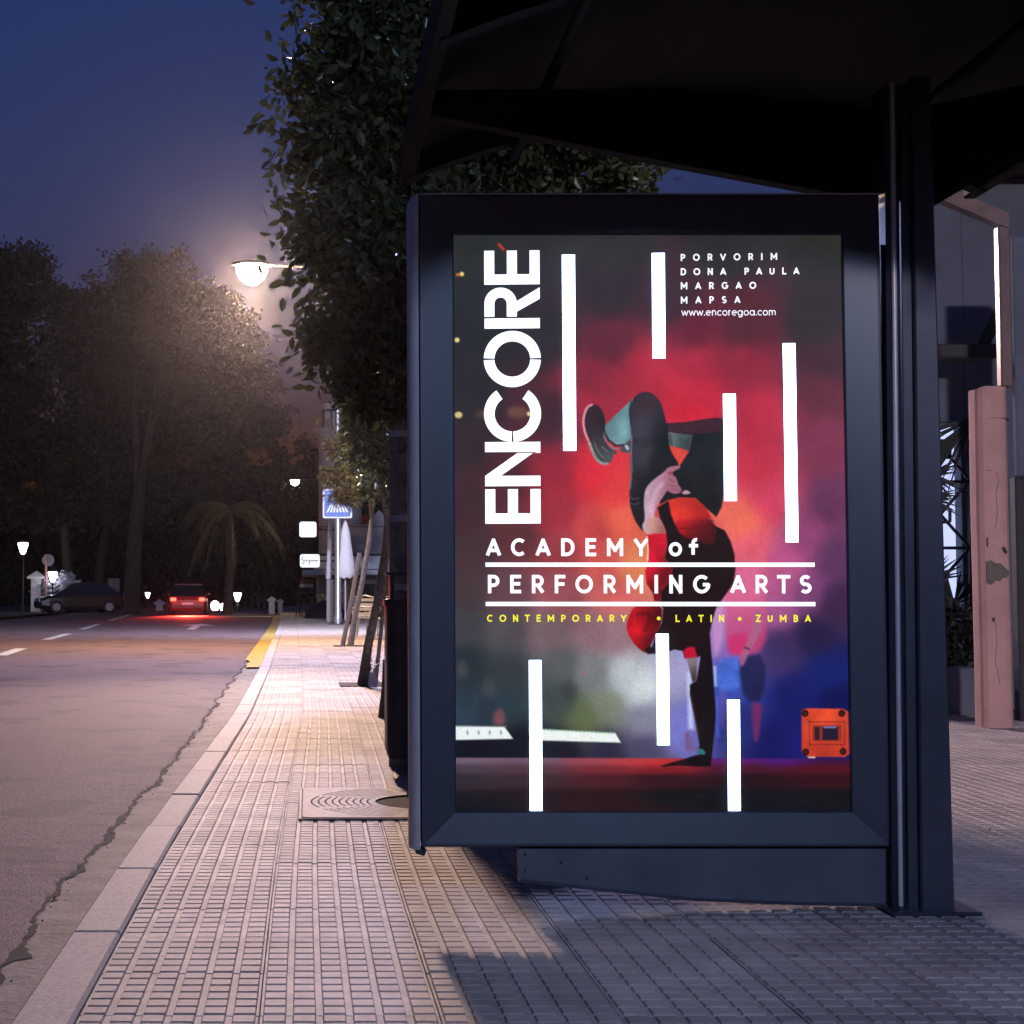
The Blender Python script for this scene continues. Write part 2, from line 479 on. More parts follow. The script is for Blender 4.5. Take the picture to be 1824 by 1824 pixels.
def tile_arrays(full=True):
    """one 40 cm tile: slab with raised pads in six rows of six (far ones: six ribs)"""
    V, F = [], []
    s = T / 2 - .0016
    zf = -.0046
    def q(a): V.extend(a)
    V += [(-s, -s, -.016), (s, -s, -.016), (s, s, -.016), (-s, s, -.016), (-s, -s, zf), (s, -s, zf), (s, s, zf), (-s, s, zf)]
    F += [(4, 5, 6, 7), (0, 1, 5, 4), (1, 2, 6, 5), (2, 3, 7, 6), (3, 0, 4, 7)]
    p = T / 6
    hx, hy = .0258, .0282
    for i in range(6):
        for j in range(6 if full else 1):
            cx = -T / 2 + (i + .5) * p
            if full: cy = -T / 2 + (j + .5) * p; h2 = hy
            else: cy = 0; h2 = s - .003
            n = len(V)
            c = .0028
            V += [(cx - hx, cy - h2, zf), (cx + hx, cy - h2, zf), (cx + hx, cy + h2, zf), (cx - hx, cy + h2, zf),
                  (cx - hx + c, cy - h2 + c, 0), (cx + hx - c, cy - h2 + c, 0), (cx + hx - c, cy + h2 - c, 0), (cx - hx + c, cy + h2 - c, 0)]
            F += [(n + 4, n + 5, n + 6, n + 7), (n, n + 1, n + 5, n + 4), (n + 1, n + 2, n + 6, n + 5), (n + 2, n + 3, n + 7, n + 6), (n + 3, n, n + 4, n + 7)]
    return np.array(V, dtype=np.float32), np.array(F, dtype=np.int32)

GRX0, GRX1, GRY0, GRY1 = -.03, 1.13, 6.66, 7.66      # the tree grate
pits = []                                             # squares left open for young trees
for bx_, by_ in ((645, 1221), (617, 1151), (598, 1112)):
    g = G(bx_, by_); pits.append((g.x + .12, g.y + .15, .36))
cands = []
row = 0
d = 2.2
TOFF = .1365
while d < FAR:
    ncol = 16 if d < 13.5 else (10 if d < 40 else 12)
    for i in range(ncol):
        x = kx(d) + TOFF + (i + .5) * T
        # where it falls in the picture, and how large
        u = VX + FPX * x / d; v = VY + FPX * CAMH / d
        vis = (-60 < u < 1880) and v < 1900
        if 4.75 < d and 735 < u < 1690 and v < 1625: vis = False
        cands.append((x, d, vis))
    d += T
vis = sorted([c for c in cands if c[2]], key=lambda c: c[1])
near = vis[:300]; nearset = set((c[0], c[1]) for c in near)
rest = [c for c in cands if (c[0], c[1]) not in nearset]
tv, tf = tile_arrays(True)
t0 = raw_mesh('paving_tile', tv, tf, M['tile'], pavement)
for k, (x, y, _) in enumerate(near):
    o = t0 if k == 0 else t0.copy()
    if k: COL.objects.link(o)
    o.location = (x, y, random.uniform(-.0016, .0010))
    o.rotation_euler = (random.gauss(0, .0028), random.gauss(0, .0022), kyaw(y) + random.gauss(0, .002))
    o.parent = pavement
lv, lf = tile_arrays(False)
def joined(name, lst, V, F):
    if not lst: return
    n = len(V); allv, allf = [], []
    for k, (x, y, _) in enumerate(lst):
        a = kyaw(y); ca, sa = math.cos(a), math.sin(a)
        rx, ry = random.gauss(0, .0025), random.gauss(0, .002)
        W = np.empty_like(V)
        W[:, 0] = V[:, 0] * ca - V[:, 1] * sa + x; W[:, 1] = V[:, 0] * sa + V[:, 1] * ca + y
        W[:, 2] = V[:, 2] + V[:, 0] * ry + V[:, 1] * rx + random.uniform(-.0015, .001)
        allv.append(W); allf.append(F + k * n)
    o = raw_mesh(name, np.concatenate(allv), np.concatenate(allf), M['tile'], pavement)
    tag(o, kind='stuff')
joined('distant_paving_tiles', [c for c in rest if c[1] < 26], tv, tf)
joined('distant_ribbed_paving', [c for c in rest if c[1] >= 26], lv, lf)
for px, py, s in pits:
    MB().box((px, py, -.002), (.7, .7, .014), bev=.003).build('tree_pit', M['soil'], pavement)
# far pavement beyond the tiles, to the end of the street
vs = [(kx(FAR) + .0, FAR, -.004), (14, FAR, -.004), (14, 150, -.004), (-3.5, 150, -.004)]
fp = MB().add(vs, [(0, 1, 2, 3)]).build('far_pavement', M['gutter']); tag(fp, kind='structure')
# ground of the park across the street
pk = MB().add([(-160, -10, -.03), (-11.3, -10, -.03), (-13.3, 112, -.03), (-4, 112, -.03), (-4, 260, -.03), (-160, 260, -.03)], [(0, 1, 2, 3, 4, 5)]).build('park_ground', M['earth']); tag(pk, kind='structure')

# tree grate with concentric slots, cast in one piece
gx, gy = .56, (GRY0 + GRY1) / 2
root = empty('tree_grate', (gx, gy, 0))
tag(root, 'pale square cast tree grate with concentric curved slots set in the paving', 'tree grate')
HR = .265
mb = MB()
hw0, hw1, hh = gx - GRX0, GRX1 - gx, (GRY1 - GRY0) / 2
def ring_poly(r0, r1, a0, a1, n=10):
    return [(r1 * math.cos(a0 + (a1 - a0) * i / n), r1 * math.sin(a0 + (a1 - a0) * i / n)) for i in range(n + 1)] + \
           [(r0 * math.cos(a1 - (a1 - a0) * i / n), r0 * math.sin(a1 - (a1 - a0) * i / n)) for i in range(n + 1)]
def clipr(poly):
    return [(max(-hw0 + .03, min(hw1 - .03, x)), max(-hh + .03, min(hh - .03, y))) for x, y in poly]
# top plate: fine polar mesh with slots left open
nr = 26; na = 144
radii = [HR]
step = .0225
while radii[-1] < .75: radii.append(radii[-1] + .0085); radii.append(radii[-1] + step)
V, F = [], []
def edge_r(a):
    c, s_ = math.cos(a), math.sin(a)
    tx = ((hw1 if c > 0 else hw0) - .004) / max(abs(c), 1e-6); ty = (hh - .004) / max(abs(s_), 1e-6)
    return min(tx, ty)
for i in range(na):
    a = 2 * math.pi * i / na
    er = edge_r(a)
    for r in radii: V.append((gx + min(r, er) * math.cos(a), gy + min(r, er) * math.sin(a), .0062))
nrad = len(radii)
for i in range(na):
    a = 2 * math.pi * (i + .5) / na
    i2 = (i + 1) % na
    web = (i % 18) in (8, 9) or (i % 72) in (35, 36)
    for k in range(nrad - 1):
        solid = (k % 2 == 1) or k == 0 or radii[k + 1] > min(edge_r(a), hw0) - .03 or web
        if radii[k] >= edge_r(2 * math.pi * i / na) and radii[k] >= edge_r(2 * math.pi * i2 / na): continue
        if solid: F.append((i * nrad + k, i2 * nrad + k, i2 * nrad + k + 1, i * nrad + k + 1))
top = raw_mesh('slotted_plate', np.array(V), np.array(F), M['cast'])
sol = top.modifiers.new('thickness', 'SOLIDIFY'); sol.thickness = .003; sol.offset = -1
fr = MB()
for (cx, cy, sx, sy) in (((GRX0 + GRX1) / 2, GRY0 - .006, GRX1 - GRX0 + .024, .014), ((GRX0 + GRX1) / 2, GRY1 + .006, GRX1 - GRX0 + .024, .014),
                         (GRX0 - .006, gy, .014, GRY1 - GRY0), (GRX1 + .006, gy, .014, GRY1 - GRY0)):
    fr.box((cx, cy, .0005), (sx, sy, .012), bev=.002)
frame = fr.build('frame', M['cast'])
well = MB().add([(GRX0, GRY0, .0027), (GRX1, GRY0, .0027), (GRX1, GRY1, .0027), (GRX0, GRY1, .0027)], [(0, 1, 2, 3)]).build('soil_well', M['soil'])
adopt(root, top, frame, well)
# ------------------------------------------------------------------ bus shelter with its lit panel
D0 = 4.76
shelter = empty('bus_shelter', (1.86, D0, 0))
tag(shelter, 'dark aluminium bus shelter with arched roof and a big lit poster panel', 'bus shelter')
PL, PR = P(811, 930, D0).x, P(1511, 930, D0).x
PT, PB = P(1100, 416, D0).z, P(1100, 1447, D0).z
OL, OR = P(748, 930, D0).x, P(1577, 930, D0).x
OT, OB = P(1100, 347, D0).z, P(1100, 1509, D0).z
POY = D0 + .024                                    # plane of the poster
# bezel: four mitred lengths, sloping in towards the poster
def bez(a, b, c, d_):
    # a, b outer corners; c, d_ inner corners (x, z)
    rim = .010
    def lerp(p, q, t): return (p[0] + (q[0] - p[0]) * t, p[1] + (q[1] - p[1]) * t)
    L_ = max(abs(a[0] - d_[0]), abs(a[1] - d_[1]))
    t = rim / max(.02, min(abs(a[0] - d_[0]) or 9, abs(a[1] - d_[1]) or 9))
    a1, b1 = lerp(a, d_, t), lerp(b, c, t)
    prof = [(a, b, D0 + .006), (lerp(a, d_, t * .35), lerp(b, c, t * .35), D0), (a1, b1, D0), (lerp(a, d_, .96), lerp(b, c, .96), D0 + .011), (d_, c, D0 + .0135), (d_, c, D0 + .03)]
    vs, fs = [], []
    for p, q, y in prof: vs += [(p[0], y, p[1]), (q[0], y, q[1])]
    for i in range(len(prof) - 1): fs.append((2 * i, 2 * i + 1, 2 * i + 3, 2 * i + 2))
    return MB().add(vs, fs).build('bezel', M['bezel'])
o4 = [(OL, OB), (OR, OB), (OR, OT), (OL, OT)]; i4 = [(PL, PB), (PR, PB), (PR, PT), (PL, PT)]
bz = [bez(o4[k], o4[(k + 1) % 4], i4[(k + 1) % 4], i4[k]) for k in range(4)]
adopt(shelter, *bz)
body = MB().box(((OL + OR) / 2, D0 + .095, (OT + OB) / 2), (OR - OL - .002, .13, OT - OB - .004), bev=.012).build('panel_box', M['shelter'])
# rounded edge profile on the street side and over the top corner
prof = [(0, 0), (-.010, .002), (-.019, .009), (-.026, .022), (-.030, .042), (-.031, .07), (-.028, .12), (-.02, .155), (0, .16)]
vs, fs = [], []
zs = [(OB - .008, 1.0), (OB + .004, 1.0), (OT - .035, 1.0), (OT - .014, .93), (OT - .003, .72), (OT + .004, .35)]
for z, k in zs:
    for px, py in prof: vs.append((OL - .002 + px * k, D0 - .001 + py, z))
n = len(prof)
for i in range(len(zs) - 1):
    for k in range(n - 1): fs.append((i * n + k, i * n + k + 1, (i + 1) * n + k + 1, (i + 1) * n + k))
fs.append(tuple(range(n)))
edge = MB().add(vs, fs, True).build('edge_profile', M['shelter_edge'])
topcap = MB().prism([(OL - .001, OT + .001), (OR + .004, OT + .001), (OR + .004, OT + .006), (OL + .02, OT + .006)], D0 + .002, D0 + .15).build('top_cap', M['shelter_edge'])
latch = MB().box((OL + .0, D0 + .03, OB - .014), (.03, .05, .02), rot=Matrix.Rotation(.3, 3, 'Y'), bev=.004).build('latch', M['black'])
# flared plinth plate under the panel
pp = [P(x, y, D0 + .02) for x, y in ((925, 1512), (1594, 1512), (1594, 1612), (1420, 1609), (1240, 1602), (1050, 1582), (925, 1568))]
plinth = MB().prism([(p.x, max(p.z, .002)) for p in pp], D0 + .02, D0 + .075).build('base_plate', M['plinth'])
flange = MB()
lowr = [(p.x, max(p.z, .004)) for p in pp[2:]]
for a, b in zip(lowr[:-1], lowr[1:]):
    flange.prism([(a[0], a[1] - .004), (b[0], b[1] - .004), (b[0], b[1] + .004), (a[0], a[1] + .004)], D0 + .012, D0 + .08)
flange = flange.build('lower_flange', M['shelter'])
adopt(shelter, body, edge, topcap, latch, plinth, flange)
for x, y in ((935, 1522), (935, 1551), (1045, 1564), (1000, 1536)):
    p = P(x, y, D0 + .02)
    o = MB().tube([p, p + Vector((0, -.005, 0))], .0045, 8).build('bolt', M['black']); adopt(shelter, o)
# posts on the right
ZR = 2.46
def post(name, x0b, x1b, x0t, x1t, y0, y1, m, ztop, bev=.008):
    xb0, xb1 = P(x0b, 1600, y0).x, P(x1b, 1600, y0).x; xt0, xt1 = P(x0t, 260, y0).x, P(x1t, 260, y0).x
    vs, fs = [], []
    for z, a, b in ((0.0, xb0, xb1), (ztop, xt0, xt1)):
        for x, y in ((a, y0 + bev), (a + bev, y0), (b - bev, y0), (b, y0 + bev), (b, y1 - bev), (b - bev, y1), (a + bev, y1), (a, y1 - bev)):
            vs.append((x, y, z))
    for k in range(8): fs.append((k, (k + 1) % 8, (k + 1) % 8 + 8, k + 8))
    fs += [tuple(range(8))[::-1], tuple(range(8, 16))]
    o = MB().add(vs, fs).build(name, m); adopt(shelter, o); return o
post('post', 1592, 1617, 1579, 1604, D0 - .03, D0 + .10, M['shelter'], ZR, .012)
post('cover_strip', 1617.6, 1640, 1604.6, 1626, D0 - .012, D0 + .10, M['shelter'], ZR, .002)
post('post', 1641, 1701, 1627, 1660, D0 - .034, D0 + .16, M['shelter'], ZR + .02, .005)
post('gasket', 1580, 1591.4, 1566, 1578.4, D0 + .012, D0 + .09, M['black'], 1.98, .002)
# pale tube added to draw the highlight down the first post
bead_b, bead_t = P(1604, 1600, D0 - .034), P(1591, 260, D0 - .034)
bead = MB().tube([(bead_b.x, D0 - .034, .02), (bead_t.x, D0 - .034, ZR)], .0075, 10).build('post_highlight', M['shelter_edge']); adopt(shelter, bead)
foot = MB().box((P(1650, 1600, D0).x, D0 + .06, .006), (.26, .3, .012), bev=.004).build('foot_plate', M['shelter']); adopt(shelter, foot)
# vaulted roof
RX0, RX1, RZ, RY0, RY1 = .36, 2.45, 2.47, 2.3, 5.85
RXC = 1.35; APEX = .26
def vz(x, up=0): 
    t = (x - RXC) / ((RX1 - RX0) / 2 + .05); return RZ + APEX * (1 - t * t) + up
def vault(name, y0, y1, up0, up1, m, xa=RX0, xb=RX1, n=24):
    xs = np.linspace(xa, xb, n + 1)
    vs, fs = [], []
    for x in xs: vs += [(x, y0, vz(x, up0)), (x, y0, vz(x, up1)), (x, y1, vz(x, up1)), (x, y1, vz(x, up0))]
    for i in range(n):
        for k in range(4): fs.append((i * 4 + k, i * 4 + (k + 1) % 4, i * 4 + 4 + (k + 1) % 4, i * 4 + 4 + k))
    fs += [(0, 1, 2, 3), (n * 4, n * 4 + 1, n * 4 + 2, n * 4 + 3)]
    o = MB().add(vs, fs, False).build(name, m); adopt(shelter, o); return o
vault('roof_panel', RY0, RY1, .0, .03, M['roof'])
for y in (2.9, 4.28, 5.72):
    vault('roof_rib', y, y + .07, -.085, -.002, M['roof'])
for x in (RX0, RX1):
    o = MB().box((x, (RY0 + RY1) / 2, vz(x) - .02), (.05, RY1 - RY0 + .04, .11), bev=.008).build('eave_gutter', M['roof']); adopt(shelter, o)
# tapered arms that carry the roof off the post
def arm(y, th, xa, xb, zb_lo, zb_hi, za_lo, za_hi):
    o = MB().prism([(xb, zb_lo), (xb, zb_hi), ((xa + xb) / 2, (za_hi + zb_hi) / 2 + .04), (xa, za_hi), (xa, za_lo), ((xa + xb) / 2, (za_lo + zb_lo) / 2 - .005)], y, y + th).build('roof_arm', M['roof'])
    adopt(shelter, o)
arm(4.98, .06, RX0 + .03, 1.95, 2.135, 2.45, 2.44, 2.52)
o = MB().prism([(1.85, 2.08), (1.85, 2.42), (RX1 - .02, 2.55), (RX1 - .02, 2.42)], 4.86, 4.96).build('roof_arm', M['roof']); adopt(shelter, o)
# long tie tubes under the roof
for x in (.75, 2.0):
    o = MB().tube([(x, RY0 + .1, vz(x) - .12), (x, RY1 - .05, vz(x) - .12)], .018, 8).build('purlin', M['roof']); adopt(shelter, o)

# ------------------------------------------------------------------ the poster
poster = empty('poster', ((PL + PR) / 2, POY, PB))
tag(poster, 'backlit dance academy poster with white bars, red smoke and an upside-down dancer', 'poster')
def uv_of(x, y):
    v = (y - 412) / 1035.0; u = 0
    for _ in range(4):
        u = (x - 811) / (692 + 15 * v); v = (y - (412 + 8 * u)) / (1035 - 8 * u)
    return u, v
def pw(x, y, lift=0.0):
    u, v = uv_of(x, y)
    return (PL + u * (PR - PL), POY - lift, PT + v * (PB - PT))
STEP = 1.45
nx = int(700 / STEP); ny = int(1035 / STEP)
U, V_ = np.meshgrid(np.linspace(0, 1, nx), np.linspace(0, 1, ny))
X = 811 + U * (692 + 15 * V_); Y = 412 + 8 * U + V_ * (1035 - 8 * U)
SP = """830,430,45,48,46 980,430,48,48,48 1100,430,50,48,48 1300,430,48,46,46 1480,430,46,48,45 830,520,40,42,41 830,600,38,38,38 975,600,44,38,40 1090,520,52,42,45 1200,540,60,40,46
1090,610,105,40,55 1060,680,150,42,60 1240,590,105,35,50 1250,650,165,40,60 1330,590,85,38,48 1330,650,150,40,60 1460,580,50,42,45 1480,650,70,42,52 1470,700,100,45,60 1360,750,190,45,70 1250,700,190,38,60 1150,660,168,40,58 985,740,72,38,48 1050,720,170,42,60
1240,740,205,35,55 1350,830,205,50,75 1370,900,200,60,90 1470,800,120,50,75 1490,900,100,50,85 1490,1000,92,52,92 1495,1080,58,38,72 830,700,40,36,38 830,800,50,36,40 830,900,60,38,46 900,860,80,36,46 990,850,150,38,55 990,920,150,42,58 1060,850,215,42,58
1100,880,220,60,62 1110,930,225,95,75 1060,950,195,68,70 1000,980,150,58,65 930,960,90,46,52 840,1000,60,45,52 840,1060,62,52,58 900,1060,88,60,70 1000,1060,155,80,90 1090,1060,218,102,100 1130,1010,232,135,92 1080,1000,215,90,85 1210,850,228,75,60
1330,930,228,105,85 1345,985,222,92,110 1400,1000,180,80,130 1400,1040,190,90,145 1340,1040,218,110,150 1440,1060,120,65,115 1440,960,140,65,110 1390,1090,175,90,150 830,1120,55,62,68 900,1130,76,74,80 980,1130,118,98,106 1060,1130,142,106,116 1100,1140,152,116,126 830,1190,38,48,55
900,1200,55,60,66 1000,1190,85,88,92 1060,1200,122,126,130 1110,1200,188,194,204 1140,1225,205,213,218 1150,1290,132,132,152 1080,1260,134,144,126 1040,1280,95,107,72 1000,1250,60,70,68 900,1260,42,58,66 830,1270,45,62,78 1215,1200,165,160,205 1215,1300,112,112,192
1150,1335,70,65,95 1080,1342,45,42,65 1000,1342,28,26,40 850,1340,16,16,26 930,1335,18,18,28 1300,1150,135,100,180 1300,1220,60,80,180 1320,1290,40,45,122 1400,1160,60,45,95 1450,1140,35,30,70 1480,1200,25,35,112 1425,1250,22,28,98 1490,1260,14,20,80 1390,1330,20,20,92 1420,1345,28,24,112"""
FL = """820,1356,112,92,112 950,1356,112,86,105 1060,1358,150,70,85 1120,1360,185,62,68 1180,1362,200,50,50 1300,1357,90,25,110 1400,1356,75,22,110 1490,1357,58,15,60 820,1372,72,58,72 950,1372,80,55,64 1080,1372,118,40,48 1180,1372,125,28,32 1320,1372,70,18,40 1480,1372,85,16,28
820,1390,48,40,48 950,1390,58,40,46 1080,1390,76,28,34 1180,1390,48,18,22 1330,1390,34,14,18 1490,1390,50,14,20 830,1432,20,18,22 950,1425,34,20,22 1050,1428,44,18,18 1100,1432,40,14,12 1200,1425,18,15,17 1300,1425,15,14,16 1490,1425,14,14,16 820,1446,14,13,16 1490,1446,12,12,14"""
def parse(s): return np.array([[float(t) for t in w.split(',')] for w in s.split()])
def idw(pts, pw_=5.0, e=27.0, ax=1.0):
    num = np.zeros(X.shape + (3,)); den = np.zeros(X.shape)
    for x, y, r, g, b in pts:
        w = 1.0 / ((ax * (X - x)) ** 2 + (Y - y) ** 2 + e * e) ** (pw_ / 2)
        num += w[..., None] * np.array([r, g, b]); den += w
    return num / den[..., None]
def fbm(scale, oct_=5, seed=0):
    rg = np.random.default_rng(seed); out = np.zeros(X.shape); amp = 1; tot = 0
    for o_ in range(oct_):
        s = scale / 2 ** o_
        gx_ = int(720 / s) + 4; gy_ = int(1060 / s) + 4
        g = rg.random((gy_, gx_))
        fx = (X - 800) / s; fy = (Y - 400) / s
        ix = np.floor(fx).astype(int); iy = np.floor(fy).astype(int)
        tx = fx - ix; ty = fy - iy
        tx = tx * tx * (3 - 2 * tx); ty = ty * ty * (3 - 2 * ty)
        ix = np.clip(ix, 0, gx_ - 2); iy = np.clip(iy, 0, gy_ - 2)
        v = (g[iy, ix] * (1 - tx) + g[iy, ix + 1] * tx) * (1 - ty) + (g[iy + 1, ix] * (1 - tx) + g[iy + 1, ix + 1] * tx) * ty
        out += amp * v; tot += amp; amp *= .55
    return out / tot - .5
IMG = idw(parse(SP))
IMG *= (1 + .34 * fbm(130, 5, 3) + .16 * fbm(40, 4, 5))[..., None]
floor_ = idw(parse(FL), 5.0, 8.0, .16)
floor_ *= (1 + .12 * fbm(60, 5, 8))[..., None]
fm = np.clip((Y - (1351 + .004 * (X - 811))) / 2.5, 0, 1)[..., None]
def sdf_poly(poly):
    """signed distance in picture px, negative inside"""
    p = np.array(poly, dtype=float); n = len(p)
    x0, x1, y0, y1 = p[:, 0].min() - 40, p[:, 0].max() + 40, p[:, 1].min() - 40, p[:, 1].max() + 40
    sel = (X > x0) & (X < x1) & (Y > y0) & (Y < y1)
    px, py = X[sel], Y[sel]
    dmin = np.full(px.shape, 1e9); inside = np.zeros(px.shape, bool)
    for i in range(n):
        ax, ay = p[i]; bx, by = p[(i + 1) % n]
        ex, ey = bx - ax, by - ay
        t = np.clip(((px - ax) * ex + (py - ay) * ey) / (ex * ex + ey * ey + 1e-9), 0, 1)
        dmin = np.minimum(dmin, (px - ax - t * ex) ** 2 + (py - ay - t * ey) ** 2)
        c = ((ay > py) != (by > py)) & (px < (bx - ax) * (py - ay) / (by - ay + 1e-12) + ax)
        inside ^= c
    return sel, np.where(inside, -1, 1) * np.sqrt(dmin)
def smoothp(poly, it=2):
    for _ in range(it):
        q = []
        for i in range(len(poly)):
            a, b = poly[i], poly[(i + 1) % len(poly)]
            q += [(a[0] * .75 + b[0] * .25, a[1] * .75 + b[1] * .25), (a[0] * .25 + b[0] * .75, a[1] * .25 + b[1] * .75)]
        poly = q
    return poly
def paint(poly, col, soft=.9, alpha=1.0, sm=1, grad=None, tex=.0, edge=None):
    """grad = (x0, y0, x1, y1, colour at the far end); edge = (width, colour) rim"""
    global IMG
    if sm: poly = smoothp(poly, sm)
    sel, s = sdf_poly(poly)
    a = np.clip(.5 - s / (2 * soft), 0, 1) * alpha
    c = np.ones(s.shape + (3,)) * np.array(col, dtype=float)
    if grad:
        x0, y0, x1, y1, c2 = grad
        t = np.clip(((X[sel] - x0) * (x1 - x0) + (Y[sel] - y0) * (y1 - y0)) / ((x1 - x0) ** 2 + (y1 - y0) ** 2), 0, 1)
        t = t * t * (3 - 2 * t)
        c = c * (1 - t)[:, None] + np.array(c2, dtype=float) * t[:, None]
    if edge:
        t = np.clip(1 + s / edge[0], 0, 1) ** 1.5
        c = c * (1 - t)[:, None] + np.array(edge[1], dtype=float) * t[:, None]
    if tex: c = c * (1 + tex * FB[sel])[:, None]
    IMG[sel] = IMG[sel] * (1 - a)[:, None] + c * a[:, None]
def Z3(*pts): return [(1000 + x / 5.365, 660 + y / 5.365) for x, y in pts]
def Z4(*pts): return [(1080 + x / 4.053, 950 + y / 4.053) for x, y in pts]
def stroke_poly(pts, w):
    L_, R_ = [], []
    for i, p in enumerate(pts):
        a = pts[max(0, i - 1)]; b = pts[min(len(pts) - 1, i + 1)]
        dx, dy = b[0] - a[0], b[1] - a[1]; l = math.hypot(dx, dy) or 1
        L_.append((p[0] - dy / l * w / 2, p[1] + dx / l * w / 2)); R_.append((p[0] + dy / l * w / 2, p[1] - dx / l * w / 2))
    return L_ + R_[::-1]
FB = fbm(26, 4, 11)
# faint onlookers, lamps in the dark hall
for x, y, r, c in ((822, 1196, 13, (82, 78, 84)), (872, 1228, 15, (70, 74, 80)), (1014, 1234, 16, (58, 60, 66)), (868, 1275, 24, (40, 52, 60)), (826, 1245, 22, (42, 52, 60))):
    paint([(x + r * math.cos(t) * .8, y + r * 1.15 * math.sin(t)) for t in np.linspace(0, 6.28, 14)[:-1]], c, 7, .65, 0)
paint([(880, 1272), (896, 1264), (902, 1296), (878, 1294)], (140, 78, 88), 5, .8)
for x, y, w, h, c in ((826, 483, 4, 4, (255, 225, 140)), (819, 484, 4, 3, (200, 110, 40)), (817, 603, 4.5, 4.5, (250, 225, 150)), (819, 739, 7, 6, (225, 200, 140)), (860, 738, 12, 7, (80, 55, 45)), (925, 735, 20, 11, (105, 72, 58)), (945, 738, 4, 4, (240, 215, 160)), (1041, 1205, 1.6, 1.6, (230, 60, 70))):
    paint([(x + w * math.cos(t), y + h * math.sin(t)) for t in np.linspace(0, 6.28, 12)[:-1]], c, 1.5 if w < 8 else 5, .95, 0)
# lamp bars at the edge of the stage
paint([(808, 1296), (899, 1298), (914, 1319), (808, 1321)], (238, 248, 248), 1.4, 1, 0)
paint([(964, 1302), (1097, 1309), (1107, 1326), (964, 1322)], (240, 250, 246), 1.4, 1, 0)
for k in range(40):
    x = 812 + k * 2.3; paint([(x, 1295), (x + 1.3, 1295), (x + 1.3, 1298), (x, 1298)], ((60, 190, 90), (70, 90, 220), (230, 90, 60))[k % 3], .8, .7, 0)
for k in range(54):
    x = 967 + k * 2.4; y = 1301 + k * .13
    paint([(x, y), (x + 1.3, y), (x + 1.3, y + 3), (x, y + 3)], ((80, 200, 90), (70, 110, 230), (200, 200, 80))[k % 3], .8, .7, 0)
for k in range(4): paint([(832 + k * 20, 1303), (835 + k * 20, 1308), (832 + k * 20, 1313), (830 + k * 20, 1308)], (120, 140, 150), 1, .8, 0)
IMG = IMG * (1 - fm) + floor_ * fm
# man standing behind
paint(Z4((870, 330), (1010, 260), (1130, 330), (1170, 560), (1165, 890), (900, 905), (860, 700), (850, 480)), (222, 105, 150), 5, .75, 2, (1300, 1050, 1320, 1175, (205, 60, 110)))
paint(Z4((900, 760), (1000, 730), (1040, 780), (1000, 900), (900, 900), (885, 840)), (205, 45, 105), 5, .75, 2)
paint(Z4((760, 400), (860, 400), (870, 760), (820, 900), (770, 900)), (205, 150, 205), 6, .8, 2)
paint(Z4((805, 930), (960, 905), (990, 1000), (985, 1120), (900, 1160), (810, 1160)), (70, 105, 205), 4, .85, 1, tex=.6)
paint(Z4((970, 905), (1165, 890), (1150, 1240), (1000, 1225), (975, 1040)), (30, 30, 72), 4, .9, 1, tex=.4)
paint(Z4((1075, 560), (1160, 600), (1130, 740), (1050, 860), (1010, 960), (985, 985), (965, 940), (1010, 850), (1060, 740)), (172, 98, 135), 2.5, .9, 2)
paint(Z4((1010, 835), (1050, 850), (1045, 866), (1005, 850)), (70, 55, 80), 1.5, .8, 0)
paint(Z4((1055, 1240), (1142, 1240), (1120, 1400), (1105, 1520), (1075, 1520), (1068, 1380)), (125, 40, 95), 4, .85, 1)
paint(Z4((810, 1160), (880, 1160), (860, 1420), (830, 1420)), (95, 85, 170), 6, .7, 1)
# bright light post behind the arm
paint(Z4((592, 1020), (618, 1020), (640, 1430), (600, 1430)), (205, 215, 255), 4, .85, 0)
paint(Z4((782, 980), (802, 980), (806, 1120), (790, 1120)), (225, 225, 255), 3, .8, 0)
paint(Z4((575, 1460), (605, 1440), (640, 1550), (690, 1565), (600, 1590), (575, 1580)), (120, 85, 130), 3, .8, 0)
paint(Z4((795, 1200), (815, 1200), (822, 1480), (800, 1480)), (80, 100, 220), 4, .8, 0)
# ---- the dancer (upside down, standing on one hand)
paint(Z3((1020, 520), (1200, 512), (1400, 482), (1500, 470), (1570, 480), (1575, 900), (1572, 1200), (1550, 1330), (1500, 1425), (1400, 1340), (1300, 1245), (1150, 1235), (1040, 1260), (960, 1300), (940, 1100), (1060, 900), (1150, 930), (1240, 790), (1260, 640), (1030, 600)), (27, 30, 33), 1.2, 1, 0, (1230, 745, 1260, 800, (25, 27, 29)), .5)
paint(Z3((1030, 525), (1200, 515), (1400, 485), (1560, 478), (1560, 600), (1400, 620), (1250, 625), (1030, 600)), (66, 38, 46), 2.5, .8, 0, (1200, 770, 1290, 770, (70, 30, 38)), .7)
paint(Z3((1025, 605), (1150, 620), (1275, 632), (1262, 700), (1245, 792), (1150, 760), (1050, 738)), (88, 106, 110), 1.2, 1, 0, (1195, 780, 1235, 800, (70, 82, 86)), .9)
paint(stroke_poly(Z3((1060, 640), (1075, 735)), 1.6), (30, 34, 36), .9, .8, 0)
paint(Z3((1385, 640), (1330, 720), (1260, 800), (1150, 935), (1120, 1000), (1450, 1000), (1570, 900), (1570, 640)), (28, 31, 33), 2.2, .9, 0, tex=.5)
# second shoe, behind
paint(Z3((575, 765), (615, 705), (690, 670), (690, 790), (640, 805), (590, 795)), (70, 76, 84), 1.2, 1, 1)
paint(Z3((618, 730), (650, 725), (668, 775), (640, 775)), (200, 205, 215), 1, .9, 1)
